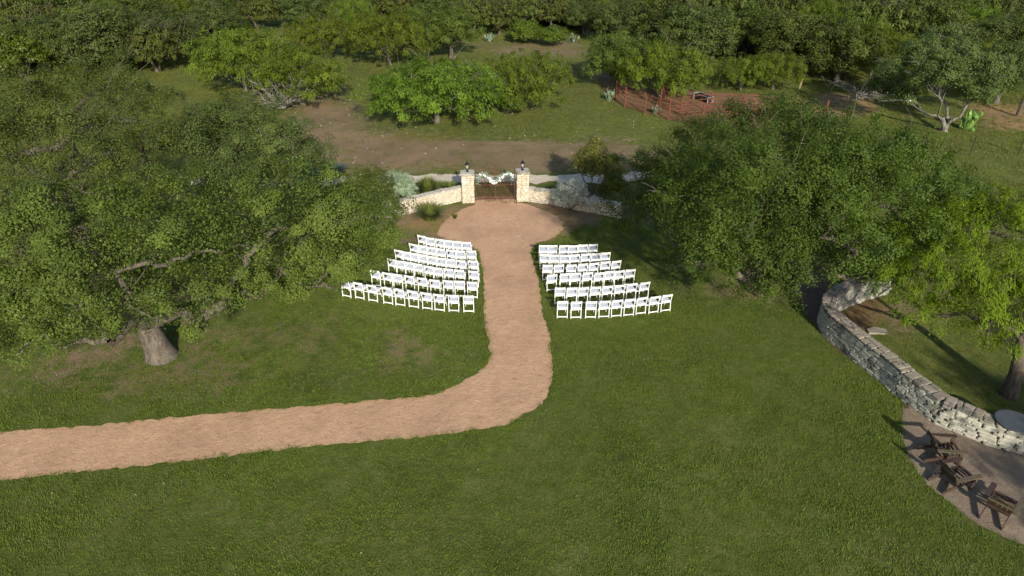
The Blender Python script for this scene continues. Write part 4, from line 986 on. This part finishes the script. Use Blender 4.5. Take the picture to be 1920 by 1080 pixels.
# garland
ga = empty('flower_garland', tuple(gate.location + Vector((0, -.06, 0))), gang); tag(ga, 'white flower garland with eucalyptus draped across the iron gate', 'garland')
r_ = random.Random(12); mb = MB(); lv = []
def gpt(t):                                   # t -1..1, swag with raised shoulders
    x = mid + t * (span * .44); z = 1.28 + .47 * (1 - math.cos(math.pi * min(1, abs(t) / .78))) / 2
    if abs(t) > .78: z -= (abs(t) - .78) * 1.0
    return x, z
rn = np.random.RandomState(9)
for i in range(125):
    t = r_.gauss(0, .35) if i % 2 else r_.uniform(-1, 1)
    if abs(t) > 1: continue
    x, z = gpt(t); fat = .13 if abs(t) < .35 else .07
    c = Vector((x + r_.gauss(0, .05), -.04 - r_.random() * .09, z + r_.gauss(0, fat * .6) - (.08 if abs(t) < .25 else 0))); s_ = r_.uniform(.022, .056)
    vs = [c + Vector((s_ * math.cos(k * math.pi / 3), s_ * .3 * ((k % 2) - .5), s_ * math.sin(k * math.pi / 3))) for k in range(6)] + [c + Vector((0, -s_ * .8, 0)), c + Vector((0, s_ * .5, 0))]
    mb.add(vs, [(k, (k + 1) % 6, 6) for k in range(6)] + [((k + 1) % 6, k, 7) for k in range(6)])
o = mb.build('flowers', M_flower, ga); o['kind'] = 'stuff'
C_ = []
for i in range(650):
    t = rn.uniform(-1.03, 1.03); x, z = gpt(t); fat = .10 if abs(t) < .35 else .085
    tail = rn.rand() ** 2 * .45 if abs(t) > .85 else 0
    C_.append((x + rn.randn() * .05, -.03 - rn.rand() * .07, z + rn.randn() * fat - tail))
C_ = np.array(C_); V, Q_ = leaves(C_, rn.randn(len(C_), 3) * .5 + [0, -1, .4], rn.randn(len(C_), 3), np.full(len(C_), .10), np.full(len(C_), .045), rn)
o = link(bpy.data.objects.new('greenery', mesh_np('greenery', V, Q_, [M_euc], attrs={'tint': np.repeat(rn.rand(len(C_)), 4)})), ga); o['kind'] = 'stuff'

# ------------------------------------------------------------ pipe pen
def pipe_fence(pxs, label, H=1.65, rails=5):
    P = [at(x, y) for x, y in pxs]; root = empty('pipe_fence', (P[0].x, P[0].y, 0)); tag(root, label, 'fence', 'rusty pipe rails of the pen')
    o0 = Vector((P[0].x, P[0].y, 0))
    for i, p in enumerate(P):
        q = p - o0; mb = MB(); mb.tube([q + Vector((0, 0, -.1)), q + Vector((0, 0, H + (.12 if i % 2 else 0)))], .062, 7); mb.build('post', M_rustp, root)
    for a, b in zip(P[:-1], P[1:]):
        a, b = a - o0, b - o0
        for k in range(rails):
            z = .18 + k * (H - .25) / (rails - 1); mb = MB(); mb.tube([a + Vector((0, 0, z)), b + Vector((0, 0, z))], .030, 5); mb.build('rail', M_rustp, root)
        L = (b - a).length; kk = max(1, int(L / 1.3))
        for j in range(1, kk + 1):
            q = a.lerp(b, j / (kk + 1)); mb = MB(); mb.tube([q + Vector((0, 0, .16)), q + Vector((0, 0, H - .06))], .02, 5); mb.build('upright', M_rustp, root)
pipe_fence([(1154, 186), (1171, 202), (1208, 213.5), (1253, 226), (1315, 235), (1375, 240), (1440, 243)], 'rusty pipe fence forming the near side of the pen')
pipe_fence([(1250, 178), (1237, 203), (1276, 217), (1330, 212), (1390, 214), (1450, 216)], 'rusty pipe fence crossing inside the pen in front of the feed trough')
# feed trough
b_ = at(1318, 189); t = empty('feed_trough', (b_.x, b_.y, 0), R(118)); tag(t, 'black feed trough with pale rim standing inside the pen', 'trough')
mb = MB(); Lx, Wy = 1.9, .62
A = [(-Lx / 2, -Wy / 2, .53), (Lx / 2, -Wy / 2, .53), (Lx / 2, Wy / 2, .53), (-Lx / 2, Wy / 2, .53)]; Bt = [(x * .96, y * .8, .12) for x, y, z in A]
Ai = [(x * .96, y * .9, .53) for x, y, z in A]; Bi = [(x * .98, y * .9, .15) for x, y, z in Bt]
mb.add(A + Bt + Ai + Bi, [(0, 1, 5, 4), (1, 2, 6, 5), (2, 3, 7, 6), (3, 0, 4, 7), (7, 6, 5, 4), (9, 8, 12, 13), (10, 9, 13, 14), (11, 10, 14, 15), (8, 11, 15, 12), (12, 15, 14, 13), (0, 8, 9, 1), (1, 9, 10, 2), (2, 10, 11, 3), (3, 11, 8, 0)])
mb.build('basin', simple('black plastic', (.012, .012, .014), .8, 0, .2, 8), t)
mb = MB()
for sgn in (-1, 1): mb.bar((-Lx / 2, sgn * Wy / 2, .54), (Lx / 2, sgn * Wy / 2, .555), .03, .03)
for sx in (-1, 1): mb.bar((sx * Lx / 2, -Wy / 2, .542), (sx * Lx / 2, Wy / 2, .558), .09, .03)
mb.build('rim', M_galv, t)
for sx in (-1, 1):
    for sgn in (-1, 1):
        mb = MB(); mb.bar((sx * (Lx / 2 - .05), sgn * Wy / 2, 0), (sx * (Lx / 2 - .05), sgn * Wy / 2, .53), .05, .05); mb.build('leg', M_galv, t)
# white barrel, pole, posts
b_ = at(1703, 190); t = empty('white_barrel', (b_.x, b_.y, 0)); tag(t, 'white barrel lying-height under the lichen-grey oak', 'barrel'); t['label'] = 'white barrel standing among dead brush under the lichen-grey oak'
mb = MB(); mb.lathe([(.26, 0), (.29, .05), (.29, .30), (.31, .32), (.29, .34), (.29, .60), (.31, .62), (.29, .64), (.29, .86), (.27, .90)], n=14); mb.build('drum', M_white, t)
mb = MB(); mb.lathe([(.24, .90), (.24, .925), (.20, .93)], n=14); mb.build('lid', M_galv, t)
b_ = at(1667, 192); mb = MB(); mb.tube([(-1.0, 0, .10), (1.0, .25, .16)], .05, 7); o = mb.build('pale_pole', M_galv); o.location = (b_.x, b_.y, 0); tag(o, 'pale pole lying on the ground beside the white barrel', 'pole')
def wpost(px, py, h, label, r0=.09, m_=M_post, cat_='post', lean=.1):
    b_ = at(px, py); mb = MB(); mb.tube([(0, 0, -.1), (lean * .5, 0, h * .5), (lean, 0, h)], [r0, r0 * .95, r0 * .85], 7); o = mb.build('fence_post', m_); o.location = (b_.x, b_.y, 0); tag(o, label, cat_)
wpost(1544, 222, 1.5, 'rusty orange post at the near corner of the straw clearing', .10, M_rustp)
wpost(1613, 173, 1.4, 'leaning brown post at the back of the straw clearing', .08, lean=.3)
wpost(1498, 166, 1.1, 'short forked pale post beside the low mesquite', .10, lean=.2)
wpost(1907, 218, 1.9, 'thick dark trunk-like post at the edge of the straw ground', .17, B_dark)
for q, (x, y, lab) in enumerate(((1817, 292, 'thin steel post in the shaded grass, nearer the elm'), (1908, 290, 'thin steel post in the shaded grass, nearer the photo edge'))): wpost(x, y, 1.4, lab, .03, M_iron, lean=.05)
# wire fence along the far side of the gate (two thin strands on posts)
P = [at(x, y) for x, y in ((620, 318), (700, 316), (780, 314), (860, 313))]
# flat stone behind the wall
b_ = at(1643, 622); mb = MB(); mb.add([(-.55, -.25, 0), (.5, -.3, 0), (.62, .15, 0), (0, .42, 0), (-.5, .2, 0), (-.53, -.23, .07), (.48, -.28, .07), (.6, .14, .07), (0, .4, .07), (-.48, .19, .07)],
    [(4, 3, 2, 1, 0), (5, 6, 7, 8, 9)] + [(k, (k + 1) % 5, 5 + (k + 1) % 5, 5 + k) for k in range(5)])
o = mb.build('flat_stone', M_wcap); o.scale = (.75, .75, 1); o.location = (b_.x, b_.y, 0); tag(o, 'flat grey slab on the ground behind the curved stone wall', 'stone')

# ------------------------------------------------------------ adirondack chairs and table
def adirondack():
    t = empty('adirondack_chair')                             # faces +x
    for i in range(6):
        f0 = i / 5; mb = MB(); mb.box((.34 - .50 * f0, 0, .40 - .17 * f0), (.088, .50, .022), Euler((0, math.atan(.34) , 0)).to_matrix()); mb.build('seat_slat', M_wood, t, .004)
    ang = R(28)
    for i in range(5):
        y = (i - 2) * .112; L = .80 - abs(i - 2) * .05; mb = MB()
        a = Vector((-.16, y, .20)); b = a + Vector((-math.sin(ang) * L, y * .12, math.cos(ang) * L)); mb.bar(a, b, .10, .022, (1, 0, .5)); mb.build('back_slat', M_wood, t, .004)
    for z_, k in ((.36, .25), (.72, .62)):
        mb = MB(); x = -.16 - math.sin(ang) * (z_ - .2) / math.cos(ang) - .03; mb.bar((x, -.29, z_), (x, .29, z_), .03, .06); mb.build('back_rail', M_wood2 if k > .5 else M_wood, t)
    for s_ in (-1, 1):
        mb = MB(); y = s_ * .36
        vs = [(-.42, y - .045, .0), (-.42, y + .045, 0), (.10, y + .07, 0), (.42, y + .075, 0), (.46, y, 0), (.42, y - .075, 0), (.10, y - .07, 0)]
        top = [(a, b, .585) for a, b, _ in vs]; bot = [(a, b, .560) for a, b, _ in vs]; mb.add(bot + top, [tuple(range(7))[::-1], tuple(range(7, 14))] + [(k, (k + 1) % 7, 7 + (k + 1) % 7, 7 + k) for k in range(7)])
        mb.build('arm', M_wood2 if s_ < 0 else M_wood, t)
        mb = MB(); mb.box((.34, s_ * .30, .28), (.10, .028, .56)); mb.build('leg', M_wood, t)
        mb = MB(); mb.bar((.36, s_ * .27, .36), (-.62, s_ * .27, .04), .026, .12); mb.build('side_rail', M_wood, t)
    mb = MB(); mb.box((.395, 0, .34), (.022, .52, .11)); mb.build('front_apron', M_wood, t)
    return t
ad = adirondack()
for k, (x, y, a, lab) in enumerate(((1764, 857, -6, 'dark wooden garden chair standing closest to the curved stone wall'), (1786, 907, 14, 'dark wooden garden chair in the middle of the three on the gravel patio'), (1869, 962, 42, 'dark wooden garden chair turned with its slatted back to the lawn corner'))):
    o = ad if k == 0 else copy_tree(ad); b_ = at(x, y); o.location = (b_.x, b_.y, .006); o.rotation_euler = (0, 0, R(a)); o.scale = (1.08, 1.08, 1.05)
    tag(o, lab, 'garden chair', 'dark garden chairs on the gravel patio')
b_ = at(1884, 832); TZ = .98; t = empty('bistro_table', (b_.x, b_.y, .006)); tag(t, 'round slate-topped table with curved black iron legs beside the stone wall', 'table')
mb = MB(); mb.lathe([(.57, TZ - .03), (.60, TZ - .02), (.60, TZ), (.58, TZ + .008)], n=36); mb.build('table_top', M_slate, t)
for k in range(5):
    a = k * 2 * math.pi / 5 + .35; mb = MB()
    pr = [(.40, TZ - .03), (.34, TZ - .16), (.26, TZ - .32), (.22, .36), (.26, .22), (.36, .10), (.48, .05), (.52, 0)]
    mb.tube([(r0 * math.cos(a), r0 * math.sin(a), z) for r0, z in pr], .015, 6); mb.build('leg', M_iron, t)
mb = MB(); mb.tube([(.225 * math.cos(q), .225 * math.sin(q), .38) for q in [k * math.pi / 8 for k in range(17)]], .012, 5, False); mb.build('ring', M_iron, t)

# ------------------------------------------------------------ turf, weeds, stones
def tuft(nb, h, wd, spread, m_, seed):
    r_ = np.random.RandomState(seed); a = r_.rand(nb) * 6.28; base = np.stack([r_.randn(nb), r_.randn(nb), np.zeros(nb)], 1) * spread
    out = np.stack([np.cos(a), np.sin(a), np.zeros(nb)], 1); side = np.stack([-np.sin(a), np.cos(a), np.zeros(nb)], 1) * wd
    hh = h * (.5 + .6 * r_.rand(nb)); ln = h * (.1 + .8 * r_.rand(nb))
    V = np.stack([base - side, base + side, base + side * .3 + out * ln[:, None] + np.array([0, 0, 1.]) * hh[:, None], base - side * .3 + out * ln[:, None] + np.array([0, 0, 1.]) * hh[:, None]], 1).reshape(-1, 3)
    me = mesh_np('tuft', V, np.arange(len(V)).reshape(-1, 4), [m_], attrs={'tint': np.repeat(r_.rand(nb), 4)}); return bpy.data.objects.new('tuft', me)
rg = np.random.RandomState(31)
def in_view(X, Y, mgn=1.08):
    D = Y * CT + CAM_H * ST; px = F * X / D; py = F * (CAM_H * CT - Y * ST) / D
    return (np.abs(px) < 960 * mgn) & (py < 540 * mgn) & (py > -540 * mgn)
nG = 190000; X = rg.uniform(-26, 26, nG); Y = rg.uniform(9.5, 42, nG)
ok = in_view(X, Y, 1.1) & inside(LAWNW, X, Y) & ~inside(MULCHW, X, Y)
for PN in (PATHN, PATION):
    ins = inside(PN, X, Y); d = dist_poly(PN, X, Y); ok &= ~(ins & (d > .05)) 
dens = .45 + .8 * vnoise(X, Y, 1.3, 5) * vnoise(X, Y, .5, 6) * 2
gi = np.interp
ex = np.clip(np.searchsorted(xs, X), 0, nx - 1); ey = np.clip(np.searchsorted(ys, Y), 0, ny - 1); bare = ZE[ey, ex]
ok &= rg.rand(nG) < np.clip(dens - bare * .7, .05, 1)
X, Y = X[ok], Y[ok]; k = len(X); s_ = rg.uniform(.6, 1.25, k) * (.75 + .6 * vnoise(X, Y, 2.0, 9))
scatter('lawn_grass', np.stack([X, Y, np.zeros(k)], 1), np.stack([rg.randn(k) * .1, rg.randn(k) * .1, rg.rand(k) * 6.28], 1), np.stack([s_, s_, s_ * rg.uniform(.7, 1.3, k)], 1),
        [tuft(16, .045, .006, .055, M_grass, q) for q in range(5)], 4, label='mown green lawn grass around the gravel path', cat_='grass')
nG = 60000; X = rg.uniform(-45, 48, nG); Y = rg.uniform(38, 100, nG)
ok = in_view(X, Y) & ~inside(LAWNW, X, Y) & ~inside(ROADW, X, Y)
ex = np.clip(np.searchsorted(xs, X), 0, nx - 1); ey = np.clip(np.searchsorted(ys, Y), 0, ny - 1); bare = np.maximum(ZE, ZR)[ey, ex]
ok &= rg.rand(nG) < np.clip(vnoise(X, Y, 3, 12) * 1.4 - bare, .03, 1)
X2 = rg.uniform(13, 26, 9000); Y2 = rg.uniform(15, 34, 9000); o2 = in_view(X2, Y2) & ~inside(LAWNW, X2, Y2) & ~inside(PATIOW, X2, Y2) & (dist_poly(np.array([(p.x, p.y) for p in line]), X2, Y2, False) > .35)
X, Y = np.concatenate([X[ok], X2[o2]]), np.concatenate([Y[ok], Y2[o2]]); k = len(X); s_ = rg.uniform(.4, 1.2, k) * np.where(Y < 36, .4, 1.0)
scatter('wild_grass', np.stack([X, Y, undulate(X, Y)], 1), np.stack([rg.randn(k) * .1, rg.randn(k) * .1, rg.rand(k) * 6.28], 1), np.stack([s_, s_, s_ * .8], 1),
        [tuft(14, .16, .014, .12, M_weed, 40 + q) for q in range(4)], 5, label='rough olive grass over the field beyond the gate', cat_='grass')
me_r = []
for q in range(4):
    bm = bmesh.new(); bmesh.ops.create_icosphere(bm, subdivisions=1, radius=.5); r_ = random.Random(q)
    for v in bm.verts: v.co = Vector((v.co.x * r_.uniform(.7, 1.2), v.co.y * r_.uniform(.6, 1.1), v.co.z * r_.uniform(.3, .6)))
    mm = bpy.data.meshes.new('pebble'); bm.to_mesh(mm); bm.free(); mm.materials.append(M_rock); me_r.append(bpy.data.objects.new('pebble', mm))
X = rg.uniform(-20, 20, 900); Y = rg.uniform(11, 36, 900); ok = in_view(X, Y) & inside(LAWNW, X, Y) & ((rg.rand(900) < .25) | (np.hypot(X + 12, Y - 23) < 8)); X, Y = X[ok], Y[ok]; k = len(X)
C_ = np.stack([X, Y, rg.uniform(.03, .05, k)], 1); V, Q_ = leaves(C_, rg.randn(k, 3) * .3 + [0, 0, 1], rg.randn(k, 3), rg.uniform(.03, .07, k), rg.uniform(.02, .04, k), rg)
tag(link(bpy.data.objects.new('fallen_leaves', mesh_np('fallen_leaves', V, Q_, [M_straw]))), 'pale dry leaves fallen on the lawn', 'leaves', kind='stuff')
X = rg.uniform(-24, 34, 2600); Y = rg.uniform(40, 98, 2600); ok = in_view(X, Y) & ~inside(LAWNW, X, Y) & (vnoise(X, Y, 5, 14) > .45); X, Y = X[ok], Y[ok]; k = len(X); s_ = rg.uniform(.04, .15, k) * rg.uniform(.4, 1.1, k)
scatter('field_pebbles', np.stack([X, Y, undulate(X, Y)], 1), rg.rand(k, 3) * .3, np.stack([s_, s_, s_], 1), me_r, 6, label='pale limestone pebbles scattered over the field', cat_='pebbles')
